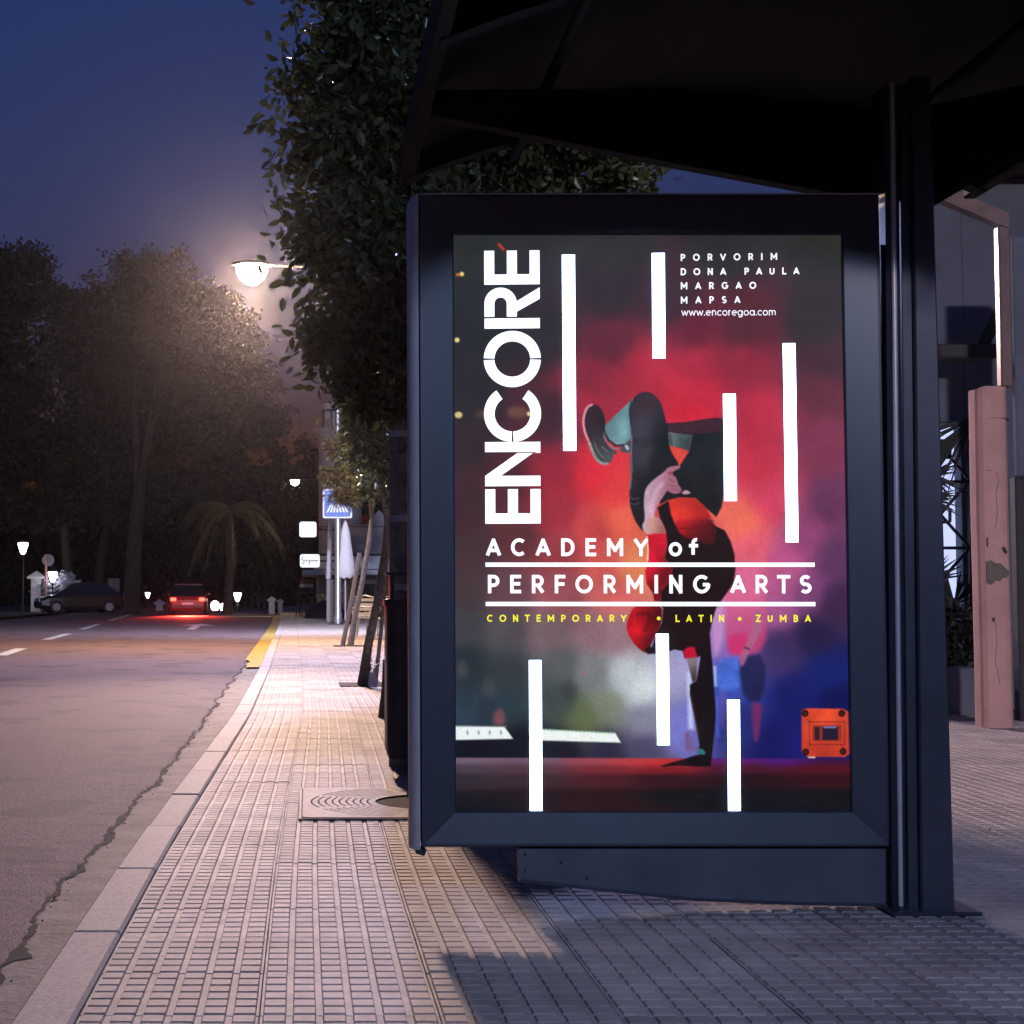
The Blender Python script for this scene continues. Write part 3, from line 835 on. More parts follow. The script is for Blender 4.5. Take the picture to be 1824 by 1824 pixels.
# shin in teal denim
paint(Z3((705, 275), (600, 375), (440, 525), (420, 570), (440, 640), (505, 705), (590, 735), (640, 700), (700, 655), (700, 400)), (98, 134, 142), 1.1, 1, 0, (1075, 765, 1110, 790, (112, 150, 158)), .45)
paint(stroke_poly(Z3((425, 560), (430, 610), (470, 680), (540, 735), (610, 725)), 3.6), (34, 38, 42), 1, .95, 0)
paint(stroke_poly(Z3((410, 590), (440, 690), (510, 760), (560, 760)), 3.4), (110, 130, 138), 1, .9, 0)
paint(stroke_poly(Z3((430, 690), (480, 740)), 2.6), (215, 60, 70), .9, .9, 0)
# near shoe
paint(Z3((330, 325), (275, 340), (235, 400), (218, 470), (225, 550), (255, 640), (290, 740), (330, 845), (375, 900), (430, 916), (480, 902), (512, 850), (508, 815), (548, 822), (545, 785), (500, 770), (450, 720), (412, 640), (440, 540), (430, 440), (390, 360)), (46, 33, 38), 1.1, 1, 1, (1050, 760, 1080, 825, (70, 74, 76)), .5)
paint(stroke_poly(Z3((318, 330), (265, 355), (232, 430), (224, 520), (246, 620), (278, 690)), 4.2), (238, 150, 168), 1, .95, 1)
paint(stroke_poly(Z3((278, 690), (305, 770), (345, 858), (400, 905), (470, 905)), 5.0), (150, 148, 146), 1.2, .95, 1, tex=1.2)
paint(stroke_poly(Z3((330, 700), (370, 800), (430, 860)), 2.0), (120, 126, 128), 1, .8, 1)
paint(stroke_poly(Z3((400, 740), (460, 790)), 2.0), (130, 136, 138), 1, .7, 0)
# near thigh and knee, dark jeans
paint(Z3((690, 305), (730, 245), (800, 210), (880, 222), (955, 290), (990, 380), (1015, 480), (1040, 600), (1045, 720), (1075, 810), (1150, 925), (1080, 990), (960, 1080), (860, 1160), (830, 1280), (830, 1450), (800, 1560), (765, 1530), (725, 1465), (690, 1385), (668, 1290), (664, 1160), (682, 1050), (678, 900), (680, 760), (688, 620), (664, 400)), (52, 46, 54), 1.1, 1, 1, (1140, 780, 1188, 800, (27, 29, 31)), .55)
paint(Z3((700, 430), (860, 420), (870, 960), (760, 1010), (700, 980), (690, 700)), (66, 64, 80), 9, .55, 1, tex=.5)
paint(Z3((760, 250), (900, 260), (930, 420), (760, 420)), (74, 44, 48), 9, .55, 1)
paint(stroke_poly(Z3((685, 300), (665, 395), (680, 540)), 1.8), (24, 28, 32), .9, .9, 0)
paint(stroke_poly(Z3((690, 640), (684, 800), (690, 980), (672, 1150)), 2.4), (118, 126, 138), 1.2, .8, 0)
paint(stroke_poly(Z3((690, 1010), (780, 985), (860, 985)), 1.6), (30, 28, 32), 1, .8, 0)
paint(stroke_poly(Z3((672, 1220), (700, 1250), (760, 1240)), 2), (92, 92, 104), 1, .8, 0)
paint(stroke_poly(Z3((680, 1290), (720, 1300), (770, 1280)), 1.6), (100, 100, 112), 1, .8, 0)
paint(stroke_poly(Z3((700, 1390), (750, 1370), (790, 1320)), 1.4), (24, 24, 28), 1, .8, 0)
# bare back and shirt
paint(Z3((1030, 1275), (1150, 1240), (1300, 1245), (1400, 1335), (1450, 1430), (1340, 1450), (1090, 1460), (1050, 1380)), (218, 52, 40), 2, 1, 0, (1210, 900, 1265, 915, (170, 34, 36)), .3)
paint(Z4((870, 0), (780, -45), (520, -50), (440, 20), (450, 100), (430, 200), (490, 260), (470, 360), (400, 440), (405, 540), (420, 560), (410, 660), (370, 740), (340, 830), (300, 890), (370, 884), (470, 868), (500, 857), (560, 868), (575, 920), (665, 915), (690, 905), (660, 1080), (612, 1110), (610, 1180), (630, 1280), (655, 1400), (680, 1540), (672, 1612), (770, 1625), (790, 1450), (800, 1300), (786, 1120), (778, 980), (768, 880), (758, 740), (772, 670), (805, 560), (862, 480), (930, 385), (946, 285), (938, 170), (912, 80)), (24, 15, 17), 1.2, 1, 0, tex=.4)
paint(Z3((1090, 1455), (1340, 1440), (1450, 1430), (1490, 1520), (1500, 1600), (1470, 1700), (1300, 1660), (1160, 1600), (1110, 1530)), (178, 24, 34), 3, .95, 1, (1215, 935, 1265, 975, (70, 14, 20)), .6)
paint(stroke_poly(Z3((1140, 1535), (1300, 1530), (1440, 1570)), 2), (95, 12, 20), 1.4, .8, 0)
paint(Z3((1000, 1290), (1040, 1270), (1065, 1400), (1120, 1540), (1165, 1610), (1090, 1700), (1040, 1650), (1015, 1560), (960, 1440), (935, 1330)), (24, 14, 17), 1.4, 1, 0)
# raised arm with the hand on the hip
paint(Z3((830, 1130), (900, 1060), (1000, 990), (1035, 945), (1100, 930), (1160, 928), (1150, 955), (1085, 985), (1075, 1010), (1120, 1050), (1130, 1105), (1165, 1150), (1165, 1185), (1110, 1205), (1060, 1190), (1030, 1165), (985, 1235), (935, 1300), (908, 1380), (905, 1420), (960, 1440), (990, 1500), (1015, 1580), (930, 1592), (838, 1592), (795, 1545), (785, 1500), (815, 1450), (803, 1300), (808, 1200)), (206, 168, 192), 1.3, 1, 1, (1150, 900, 1200, 905, (170, 105, 125)), .25)
paint(Z3((830, 1420), (905, 1420), (985, 1490), (1012, 1578), (930, 1590), (845, 1590)), (206, 150, 130), 3, .8, 1, (1160, 945, 1185, 950, (150, 95, 80)))
for a in (((1040, 1060), (1100, 1085)), ((1050, 1110), (1120, 1130)), ((1065, 1150), (1140, 1165))):
    paint(stroke_poly(Z3(*a), 1.5), (120, 62, 82), 1, .85, 0)
paint(Z3((1168, 1190), (1205, 1160), (1255, 1188), (1235, 1204), (1180, 1206)), (196, 152, 172), 1, 1, 1)
paint(Z3((1030, 985), (1085, 980), (1075, 1020), (1040, 1020)), (130, 60, 78), 1.5, .7, 1)
paint(stroke_poly(Z3((990, 1090), (920, 1180), (880, 1300), (870, 1420)), 6), (228, 192, 214), 4, .6, 1)
# sleeve, hood and cuff in red
paint(Z4((310, 30), (360, 18), (440, 20), (450, 100), (430, 200), (490, 262), (470, 360), (402, 440), (405, 512), (355, 506), (345, 450), (300, 382), (290, 290), (318, 200)), (205, 20, 48), 1.2, 1, 0, (1170, 990, 1200, 1010, (120, 14, 26)), .5)
paint(Z4((205, 548), (300, 520), (412, 540), (410, 640), (385, 720), (340, 800), (302, 892), (230, 842), (172, 762), (150, 690), (170, 615)), (196, 20, 32), 1.2, 1, 1, (1130, 1120, 1172, 1130, (90, 12, 18)), .7)
paint(stroke_poly(Z4((230, 610), (300, 585), (330, 640), (280, 720)), 6), (80, 10, 16), 4, .7, 1)
paint(Z4((280, 850), (330, 830), (370, 870), (305, 892)), (28, 12, 14), 1.5, .9, 1)
paint(Z4((562, 868), (600, 838), (645, 840), (668, 915), (578, 922)), (190, 18, 48), 1.4, 1, 0, tex=.4)
paint(Z4((590, 922), (668, 916), (660, 1080), (630, 1090), (612, 1010)), (128, 114, 116), 1.6, .9, 0, (1232, 1180, 1242, 1215, (60, 40, 42)))
paint(stroke_poly(Z4((618, 1180), (640, 1300), (672, 1480)), 2.4), (88, 62, 60), 1.6, .7, 0)
paint(stroke_poly(Z4((304, 40), (312, 150), (306, 220)), 2.6), (250, 222, 180), 1, .9, 0)
paint(Z4((672, 1572), (700, 1568), (722, 1590), (716, 1622), (668, 1616)), (44, 116, 116), 1, 1, 0)
paint(Z4((398, 1692), (470, 1668), (560, 1645), (625, 1622), (690, 1608), (770, 1622), (762, 1696), (640, 1696), (520, 1690), (420, 1697)), (26, 13, 13), 1.2, 1, 0, tex=.8)
# orange flight case at the edge
paint([(1431, 1270), (1440, 1266), (1505, 1267), (1514, 1272), (1516, 1346), (1508, 1352), (1440, 1351), (1431, 1345)], (226, 76, 44), 1, 1, 0, (1430, 1270, 1430, 1350, (196, 58, 34)), .35)
paint([(1450, 1296), (1502, 1296), (1502, 1324), (1450, 1324)], (150, 48, 34), 1, 1, 0)
paint([(1454, 1299), (1463, 1299), (1463, 1322), (1454, 1322)], (46, 28, 34), 1, 1, 0)
paint([(1468, 1299), (1496, 1299), (1496, 1322), (1468, 1322)], (34, 26, 44), 1, 1, 0)
paint([(1470, 1298), (1493, 1298), (1493, 1301), (1470, 1301)], (120, 120, 190), 1, 1, 0)
for x, y in ((1437, 1275), (1503, 1275), (1438, 1343), (1505, 1342)):
    paint([(x + 6.5 * math.cos(t), y + 6.5 * math.sin(t)) for t in np.linspace(0, 6.28, 12)[:-1]], (40, 16, 16), 1, 1, 0)
    paint([(x + 3 * math.cos(t), y + 3 * math.sin(t)) for t in np.linspace(0, 6.28, 10)[:-1]], (90, 30, 24), 1, .9, 0)
for pl in (((1446, 1290), (1506, 1290)), ((1446, 1330), (1506, 1330)), ((1445, 1288), (1445, 1332)), ((1508, 1288), (1508, 1332)), ((1440, 1285), (1449, 1292)), ((1500, 1330), (1509, 1338))):
    paint(stroke_poly(list(pl), 1.6), (120, 34, 26), .8, .85, 0)
paint([(1441, 1351), (1456, 1351), (1454, 1354), (1443, 1354)], (220, 190, 170), .8, .9, 0)
# red tick on the last letter
paint([(889, 429), (894, 427), (904, 439), (899, 441)], (190, 62, 44), 1.2, 1, 0)
rgb = np.clip(IMG, 0, 255) / 255.0
rgb *= (1 + RNG.normal(0, .035, rgb.shape[:2]))[..., None]
rgb = np.clip(rgb, 0, 1)
linc = np.where(rgb <= .04045, rgb / 12.92, ((rgb + .055) / 1.055) ** 2.4)
# printed sheet: vertex grid with the printed colours
pv = np.stack([PL + U * (PR - PL), np.full(U.shape, POY), PT + V_ * (PB - PT)], -1).reshape(-1, 3)
idx = np.arange(nx * ny).reshape(ny, nx)
pf = np.stack([idx[:-1, :-1], idx[1:, :-1], idx[1:, 1:], idx[:-1, 1:]], -1).reshape(-1, 4)
m = bpy.data.materials.new('poster_print'); m.cycles.emission_sampling = 'NONE'; N, L, B = nodes_of(m)
at = N.new('ShaderNodeAttribute'); at.attribute_name = 'print'
B.inputs['Base Color'].default_value = (.004, .004, .004, 1); B.inputs['Roughness'].default_value = .5; B.inputs['Specular IOR Level'].default_value = .1
L.new(at.outputs['Color'], B.inputs['Emission Color']); B.inputs['Emission Strength'].default_value = 1.0
sheet = raw_mesh('printed_sheet', pv, pf, m)
ca = sheet.data.color_attributes.new('print', 'FLOAT_COLOR', 'POINT')
ca.data.foreach_set('color', np.concatenate([linc.reshape(-1, 3), np.ones((nx * ny, 1))], 1).astype(np.float32).ravel())
adopt(poster, sheet)
WHITE_BAR = emis('backlit_white', (0.52, 0.68, 1.0), 9.0)
WHITE_HEAD = emis('backlit_headline', (0.92, 0.96, 1.0), 1.15)
WHITE_TXT = emis('backlit_lettering', (0.97, 0.98, 1.0), 1.0, False)
WHITE_SMALL = emis('backlit_small_lettering', (0.93, 0.94, 0.95), 1.0, False)
YEL = emis('yellow_lettering', lin((238, 226, 40)), 1.0, False)

def flatmesh(polys, name, m, lift=.0006):
    mb = MB()
    for k, pl in enumerate(polys):
        vs = [pw(x, y, lift + .00002 * (k % 7)) for x, y in pl]
        mb.add(vs, [tuple(range(len(vs)))])
    o = mb.build(name, m); adopt(poster, o); return o
for (xa, xb, ya, yb, sh) in ((1004.5, 1028.5, 449, 805.5, 1), (1165, 1189, 448, 640, .7), (1398.5, 1422, 614, 972, 4.5), (1291.5, 1315, 704, 897.5, 1.5),
                             (942.5, 966, 1179, 1446.5, .4), (1170, 1193.5, 1133, 1331, 1.5), (1297, 1320.5, 1250, 1446.5, 1.2)):
    flatmesh([[(xa + .6, ya + .6), (xb - .6, ya + .6), (xb + sh - .6, yb - .6), (xa + sh + .6, yb - .6)]], 'white_bar', WHITE_BAR)
flatmesh([[(866, 1005), (1455, 1008), (1455, 1015.5), (866, 1012.5)]], 'white_rule', WHITE_HEAD)
flatmesh([[(866, 1075.3), (1456, 1078), (1456, 1085.5), (866, 1082.8)]], 'white_rule', WHITE_HEAD)

# headline set sideways: s runs up the sheet, t from the baseline to the left
def hl(s, t): return (965 - t, 935.5 - s)
def arcp(cs, ct, r0, r1, a0, a1, n=28):
    A = np.linspace(R(a0), R(a1), n)
    return [[(cs + r1 * math.cos(a), ct + r1 * math.sin(a)), (cs + r1 * math.cos(b), ct + r1 * math.sin(b)), (cs + r0 * math.cos(b), ct + r0 * math.sin(b)), (cs + r0 * math.cos(a), ct + r0 * math.sin(a))] for a, b in zip(A[:-1], A[1:])]
def rect(s0, s1, t0, t1): return [(s0, t0), (s1, t0), (s1, t1), (s0, t1)]
HP = []
for s0 in (0, 432.5):
    HP += [rect(s0, s0 + 18.5, 0, 99), rect(s0 + 18.5, s0 + 62, 0, 18), rect(s0 + 18.5, s0 + 62, 40.5, 58.5), rect(s0 + 18.5, s0 + 62, 81, 99)]
HP += [rect(67.5, 86, 0, 99), rect(129, 147, 0, 99), [(86, 99), (86, 71), (127, 13), (127, 41)], [(67.5, 99), (86, 99), (86, 71)], [(127, 0), (129, 0), (127, 13)]]
HP += arcp(198, 49.5, 32, 51, 34, 178, 30) + arcp(198, 49.5, 32, 51, 182, 326, 30)
HP += arcp(297, 49.5, 32, 51, -88, 88, 32) + arcp(297, 49.5, 32, 51, 92, 268, 32)
HP += [rect(352.5, 371, 0, 99), rect(374, 398, 81, 99), rect(374, 398, 41, 59)] + arcp(398, 70, 11, 29, -90, 90, 18)
HP += [[(383, 41), (402, 41), (427, 0), (406, 0)]]
def textroot(name, x, y):
    e = empty(name, pw(x, y)); adopt(poster, e); return e
def letter(root, polys, m, lift=.0007):
    mb = MB()
    for k, pl in enumerate(polys):
        vs = [pw(x, y, lift + .00002 * (k % 7)) for x, y in pl]; mb.add(vs, [tuple(range(len(vs)))])
    o = mb.build('letter', m, None, Vector(root.location)); o.location = (0, 0, 0); o.parent = root
hroot = textroot('headline', 866, 936)
HG = [HP[0:4], HP[8:13], HP[13:71], HP[71:133], HP[133:], HP[4:8]]
for gset in HG: letter(hroot, [[hl(s, t) for s, t in p] for p in gset], WHITE_HEAD)

# a plain geometric stroke alphabet, cap height 1
def arc(cx, cy, rx, ry, a0, a1, n=14):
    return [(cx + rx * math.cos(R(a)), cy + ry * math.sin(R(a))) for a in np.linspace(a0, a1, n)]
GL = {
 'A': (.80, [[(.0, 0), (.40, 1)], [(.40, 1), (.80, 0)], [(.15, .28), (.65, .28)]]),
 'C': (.82, [arc(.47, .5, .45, .5, 48, 312, 20)]),
 'D': (.78, [[(0.06, 0), (.06, 1)], [(.06, 1), (.32, 1)] + arc(.32, .5, .43, .5, 90, -90, 16) + [(.06, 0)]]),
 'E': (.58, [[(.06, 0), (.06, 1)], [(.06, 1), (.56, 1)], [(.06, .52), (.50, .52)], [(.06, 0), (.56, 0)]]),
 'F': (.55, [[(.06, 0), (.06, 1)], [(.06, 1), (.54, 1)], [(.06, .50), (.48, .50)]]),
 'G': (.90, [arc(.48, .5, .46, .5, 45, 360, 22) + [(.94, .47), (.56, .47)]]),
 'I': (.12, [[(.06, 0), (.06, 1)]]),
 'L': (.54, [[(.06, 1), (.06, 0)], [(.06, 0), (.54, 0)]]),
 'M': (1.0, [[(.06, 0), (.06, 1)], [(.06, 1), (.50, .28)], [(.50, .28), (.94, 1)], [(.94, 1), (.94, 0)]]),
 'N': (.76, [[(.06, 0), (.06, 1)], [(.06, 1), (.70, 0)], [(.70, 0), (.70, 1)]]),
 'O': (.98, [arc(.49, .5, .47, .5, 0, 360, 28)]),
 'P': (.62, [[(.06, 0), (.06, 1)], [(.06, 1), (.32, 1)] + arc(.32, .71, .28, .29, 90, -90, 12) + [(.06, .42)]]),
 'R': (.66, [[(.06, 0), (.06, 1)], [(.06, 1), (.34, 1)] + arc(.34, .71, .28, .29, 90, -90, 12) + [(.06, .42)], [(.34, .42), (.64, 0)]]),
 'S': (.62, [arc(.31, .745, .27, .255, 35, 250, 14) + arc(.31, .25, .29, .25, 90, -145, 14)]),
 'T': (.66, [[(.33, 0), (.33, 1)], [(0, 1), (.66, 1)]]),
 'U': (.74, [[(.06, 1), (.06, .34)] + arc(.37, .34, .31, .34, 180, 360, 14) + [(.68, 1)]]),
 'V': (.78, [[(0, 1), (.39, 0)], [(.39, 0), (.78, 1)]]),
 'Y': (.76, [[(0, 1), (.38, .45)], [(.76, 1), (.38, .45)], [(.38, .45), (.38, 0)]]),
 'Z': (.64, [[(.03, 1), (.62, 1)], [(.62, 1), (.03, 0)], [(.03, 0), (.64, 0)]]),
 'B': (.64, [[(.06, 0), (.06, 1)], [(.06, 1), (.32, 1)] + arc(.32, .76, .24, .24, 90, -90, 12) + [(.06, .52)], [(.06, .52), (.34, .52)] + arc(.34, .26, .26, .26, 90, -90, 12) + [(.06, 0)]]),
 '.': (.10, [[(.05, 0), (.05, .09)]]), ' ': (.45, []),
 'o': (.72, [arc(.36, .36, .33, .36, 0, 360, 22)]), 'a': (.72, [arc(.34, .36, .32, .36, 0, 360, 20), [(.68, 0), (.68, .72)]]),
 'c': (.60, [arc(.36, .36, .33, .36, 45, 315, 16)]), 'e': (.70, [[(.04, .38), (.68, .38)] + arc(.36, .36, .33, .36, 5, 310, 18)]),
 'f': (.44, [[(.16, 0), (.16, .76)] + arc(.38, .76, .22, .24, 180, 78, 8), [(0, .60), (.38, .60)]]),
 'g': (.72, [arc(.34, .36, .32, .36, 0, 360, 20), [(.68, .72), (.68, -.05)] + arc(.37, -.05, .31, .24, 0, -150, 10)]),
 'm': (1.02, [[(.05, 0), (.05, .72)], [(.05, .45)] + arc(.28, .45, .23, .27, 180, 0, 10) + [(.51, 0)], [(.51, .45)] + arc(.74, .45, .23, .27, 180, 0, 10) + [(.97, 0)]]),
 'n': (.62, [[(.05, 0), (.05, .72)], [(.05, .42)] + arc(.31, .42, .26, .30, 180, 0, 12) + [(.57, 0)]]),
 'r': (.34, [[(.05, 0), (.05, .72)], [(.05, .42)] + arc(.30, .42, .25, .30, 180, 90, 6)]),
 'w': (.95, [[(0, .72), (.24, 0)], [(.24, 0), (.475, .66)], [(.475, .66), (.71, 0)], [(.71, 0), (.95, .72)]]),
}
def textline(txt, x0, x1, yb0, yb1, cap, weight, name, m, gap=None):
    """yb0/yb1: baseline at the left and right end"""
    cap_in = cap - weight
    ws = [GL[c][0] * cap_in for c in txt]
    extra = ((x1 - x0) - weight - sum(ws)) / max(1, len(txt) - 1)
    x = x0 + weight / 2; troot = textroot(name, x0, yb0)
    for c, w in zip(txt, ws):
        pol = []
        for st in GL[c][1]:
            pts = []
            for gx_, gy_ in st:
                px = x + gx_ * cap_in
                bl = yb0 + (yb1 - yb0) * (px - x0) / (x1 - x0)
                pts.append((px, bl - weight / 2 - gy_ * cap_in))
            pts = [p for i, p in enumerate(pts) if i == 0 or math.hypot(p[0] - pts[i - 1][0], p[1] - pts[i - 1][1]) > 1e-3]
            closed = len(pts) > 8 and math.hypot(pts[0][0] - pts[-1][0], pts[0][1] - pts[-1][1]) < .3
            smooth = len(pts) > 3
            if len(pts) == 2:   # straight stroke with square ends
                (ax, ay), (bx, by) = pts
                l = math.hypot(bx - ax, by - ay); dx, dy = (bx - ax) / l, (by - ay) / l
                e = weight / 2 if (abs(dx) < .05 or abs(dy) < .05) else weight * .32
                ax -= dx * e; ay -= dy * e; bx += dx * e; by += dy * e
                nx_, ny_ = -dy * weight / 2, dx * weight / 2
                pol.append([(ax + nx_, ay + ny_), (bx + nx_, by + ny_), (bx - nx_, by - ny_), (ax - nx_, ay - ny_)])
            else:
                L_, R_ = [], []
                n_ = len(pts)
                for i, p in enumerate(pts):
                    a = pts[(i - 1) % (n_ - 1)] if closed else pts[max(0, i - 1)]
                    b = pts[(i + 1) % (n_ - 1)] if closed else pts[min(n_ - 1, i + 1)]
                    dx, dy = b[0] - a[0], b[1] - a[1]; l = math.hypot(dx, dy) or 1
                    L_.append((p[0] - dy / l * weight / 2, p[1] + dx / l * weight / 2)); R_.append((p[0] + dy / l * weight / 2, p[1] - dx / l * weight / 2))
                for i in range(n_ - 1): pol.append([L_[i], L_[i + 1], R_[i + 1], R_[i]])
        x += w + extra
        if pol: letter(troot, pol, m)
textline('PORVORIM', 1216.5, 1390, 463.5, 463.5, 12.8, 2.5, 'text_line', WHITE_SMALL)
textline('DONA PAULA', 1216.5, 1429, 489.5, 490, 12.8, 2.5, 'text_line', WHITE_SMALL)
textline('MARGAO', 1216.5, 1352, 515, 515.5, 12.8, 2.5, 'text_line', WHITE_SMALL)
textline('MAPSA', 1216.5, 1323.5, 541, 541, 12.8, 2.5, 'text_line', WHITE_SMALL)
textline('www.encoregoa.com', 1218, 1387, 563, 564, 13, 1.5, 'web_address', WHITE_SMALL)
textline('ACADEMY', 867, 1157, 993.5, 995, 32, 6.2, 'text_line', WHITE_TXT)
textline('of', 1193, 1248, 995.5, 996, 33, 6.0, 'text_line', WHITE_TXT)
textline('PERFORMING', 868.5, 1267, 1060, 1062, 33, 6.2, 'text_line', WHITE_TXT)
textline('ARTS', 1304, 1450, 1062, 1063, 33, 6.2, 'text_line', WHITE_TXT)
textline('CONTEMPORARY', 868, 1118, 1111, 1112, 12.8, 2.5, 'text_line', YEL)
textline('LATIN', 1205, 1293, 1112.5, 1113, 12.8, 2.5, 'text_line', YEL)
textline('ZUMBA', 1349, 1448, 1113, 1113.5, 12.8, 2.5, 'text_line', YEL)
for x, y in ((1175.5, 1106), (1320.5, 1107.5)):
    flatmesh([[(x + 3.3 * math.cos(t), y + 3.3 * math.sin(t)) for t in np.linspace(0, 6.28, 17)[:-1]]], 'bullet', YEL)
# clear cover pane
m = bpy.data.materials.new('cover_glass'); N, L, B = nodes_of(m)
N.remove(B)
tr = N.new('ShaderNodeBsdfTransparent'); gl = N.new('ShaderNodeBsdfGlossy'); gl.inputs['Roughness'].default_value = .03
fr_ = N.new('ShaderNodeFresnel'); fr_.inputs['IOR'].default_value = 1.45
mx = N.new('ShaderNodeMixShader'); L.new(fr_.outputs[0], mx.inputs[0]); L.new(tr.outputs[0], mx.inputs[1]); L.new(gl.outputs[0], mx.inputs[2])
L.new(mx.outputs[0], N['Material Output'].inputs['Surface'])
pane = MB().add([(PL, D0 + .016, PB), (PR, D0 + .016, PB), (PR, D0 + .016, PT), (PL, D0 + .016, PT)], [(0, 1, 2, 3)]).build('glass_pane', m); adopt(shelter, pane)
# ------------------------------------------------------------------ trees
def leaf_cloud(centres, sizes, outdir=None, length=.05, width=.026, droop=.25, seed=1):
    """one pointed, folded leaf at every centre"""
    rg = np.random.default_rng(seed); n = len(centres)
    C = np.asarray(centres, dtype=np.float64)
    a = rg.normal(size=(n, 3)); a[:, 2] -= droop
    if outdir is not None: a += outdir * .8
    a /= np.linalg.norm(a, axis=1)[:, None]
    b = rg.normal(size=(n, 3)); b -= a * (a * b).sum(1)[:, None]; b /= np.linalg.norm(b, axis=1)[:, None]
    c = np.cross(a, b)
    k = (sizes * rg.uniform(.65, 1.25, n))[:, None]
    L_, W_ = length * k, width * k
    V = np.empty((n, 6, 3)); 
    V[:, 0] = C; V[:, 1] = C + a * L_ * .35 + b * W_ * .5 + c * W_ * .12; V[:, 2] = C + a * L_ * .72 + b * W_ * .4 + c * W_ * .1
    V[:, 3] = C + a * L_; V[:, 4] = C + a * L_ * .72 - b * W_ * .4 + c * W_ * .1; V[:, 5] = C + a * L_ * .35 - b * W_ * .5 + c * W_ * .12
    base = (np.arange(n) * 6)[:, None]
    F = np.concatenate([base + np.array([[0, 1, 2, 3]]), base + np.array([[0, 3, 4, 5]])])
    return V.reshape(-1, 3), F
def blob_points(blobs, n, seed, shell=.45, clump=None):
    """points through ellipsoids, gathered in clumps; blob = (x, y, z, rx, ry, rz)"""
    rg = np.random.default_rng(seed)
    B_ = np.array(blobs, dtype=float)
    w = (B_[:, 3] * B_[:, 4] * B_[:, 5]) ** .75; w /= w.sum()
    out, od = [], []
    if clump: nc, cr = clump
    else: nc, cr = n, 0
    k = rg.choice(len(B_), nc, p=w)
    v = rg.normal(size=(nc, 3)); v /= np.linalg.norm(v, axis=1)[:, None]
    r = (shell + (1 - shell) * rg.random(nc) ** .6) * rg.uniform(.8, 1.1, nc)
    pts = B_[k, :3] + v * r[:, None] * B_[k, 3:6]
    if clump:
        per = n // nc
        idx = np.repeat(np.arange(nc), per)
        g = rg.normal(size=(len(idx), 3)) * cr * rg.uniform(.5, 1.3, (nc, 1))[idx]
        g[:, 2] *= .7
        return pts[idx] + g, v[idx]
    return pts, v
def pb(x, y, d, rx, ry=None, rd=None):
    """ellipsoid from its outline in the picture at depth d; radii in picture px"""
    p = P(x, y, d); s = d / FPX
    ry = ry or rx; rd = rd or min(rx, ry)
    return (p.x, p.y, p.z, rx * s, rd * s, ry * s)
def limbs(mb, base, fork, ends, r0, n=8, seed=0):
    rg = random.Random(seed)
    base, fork = Vector(base), Vector(fork)
    mid = base.lerp(fork, .5) + Vector((rg.uniform(-.04, .04), rg.uniform(-.04, .04), 0)) * (fork - base).length * .5
    mb.tube([base, base.lerp(mid, .08), mid, fork], [r0 * 1.45, r0 * 1.08, r0 * .95, r0 * .8], n)
    for e in ends:
        e = Vector(e); m_ = fork.lerp(e, .5) + Vector((rg.uniform(-.1, .1), rg.uniform(-.1, .1), .08)) * (e - fork).length
        mb.tube([fork - (fork - base).normalized() * r0, m_, e], [r0 * .45, r0 * .22, r0 * .06], 6)

# the street tree behind the panel
tx, ty = .60, 7.18
root = empty('street_tree', (tx, ty, 0))
tag(root, 'leafy street tree rising behind the poster panel with its crown over the shelter roof', 'tree')
NB = [pb(662, 30, 7.2, 95, 130, 190), pb(556, 150, 7.1, 26, 85, 80), pb(572, 285, 7.1, 58, 55, 90), pb(690, 220, 7.3, 170, 190, 260), pb(612, 400, 7.1, 80, 100, 150),
      pb(700, 430, 7.4, 160, 140, 220), pb(830, 120, 7.6, 220, 220, 300), pb(640, 560, 7.3, 78, 90, 130), pb(720, 560, 7.6, 110, 100, 150), pb(640, 655, 7.3, 52, 60, 90),
      pb(930, 300, 7.7, 190, 130, 220), pb(1075, 300, 7.4, 38, 48, 100), pb(1120, 320, 7.4, 34, 30, 70), pb(680, 690, 7.5, 70, 60, 110), pb(600, 610, 7.2, 38, 40, 70), pb(700, -120, 7.3, 220, 170, 300)]
pts, od = blob_points(NB, 40000, 21, .35, (1250, .075))
# twigs that stick out of the crown
tw = []; twp = []
for chain in ([(520, 250), (490, 232), (458, 222)], [(535, 120), (528, 60), (522, 8)], [(600, 60), (590, 20), (578, -20)], [(510, 380), (496, 362), (486, 330)], [(540, 200), (512, 170), (498, 152)],
              [(1110, 300), (1150, 296), (1186, 288)], [(1090, 300), (1120, 282), (1150, 268)], [(1120, 330), (1150, 336), (1165, 318)], [(560, 590), (548, 600), (546, 585)], [(520, 310), (494, 300), (478, 284)], [(610, 690), (602, 715), (606, 728)], [(620, 300), (540, 480), (508, 500)]):
    q = [P(x, y, 7.05) for x, y in chain]
    tw.append(MB().tube(q, [.006, .004, .002], 5).build('twig', M['bark']))
    for a, b in zip(q[:-1], q[1:]):
        for k in range(9): twp.append(a.lerp(b, random.random()) + Vector((random.gauss(0, .012), random.gauss(0, .02), random.gauss(0, .012))))
allp = np.concatenate([pts, np.array([tuple(v) for v in twp])]); alld = np.concatenate([od, np.tile([[-.3, 0, .2]], (len(twp), 1))])
# keep the foliage clear of the shelter roof
keep = ~((allp[:, 1] < 6.05))
allp, alld = allp[keep], alld[keep]
v, f = leaf_cloud(allp, np.ones(len(allp)), alld, .062, .030, .2, 5)
crown = raw_mesh('crown', v, f, M['leaf'])
mb = MB()
limbs(mb, (tx + .02, ty, -.014), (tx + .12, ty + .1, 1.9), [tuple(np.array(b[:3])) for b in NB[:13]], .085, 10, 3)
trunk = mb.build('trunk', M['bark'])
adopt(root, crown, trunk, *tw)

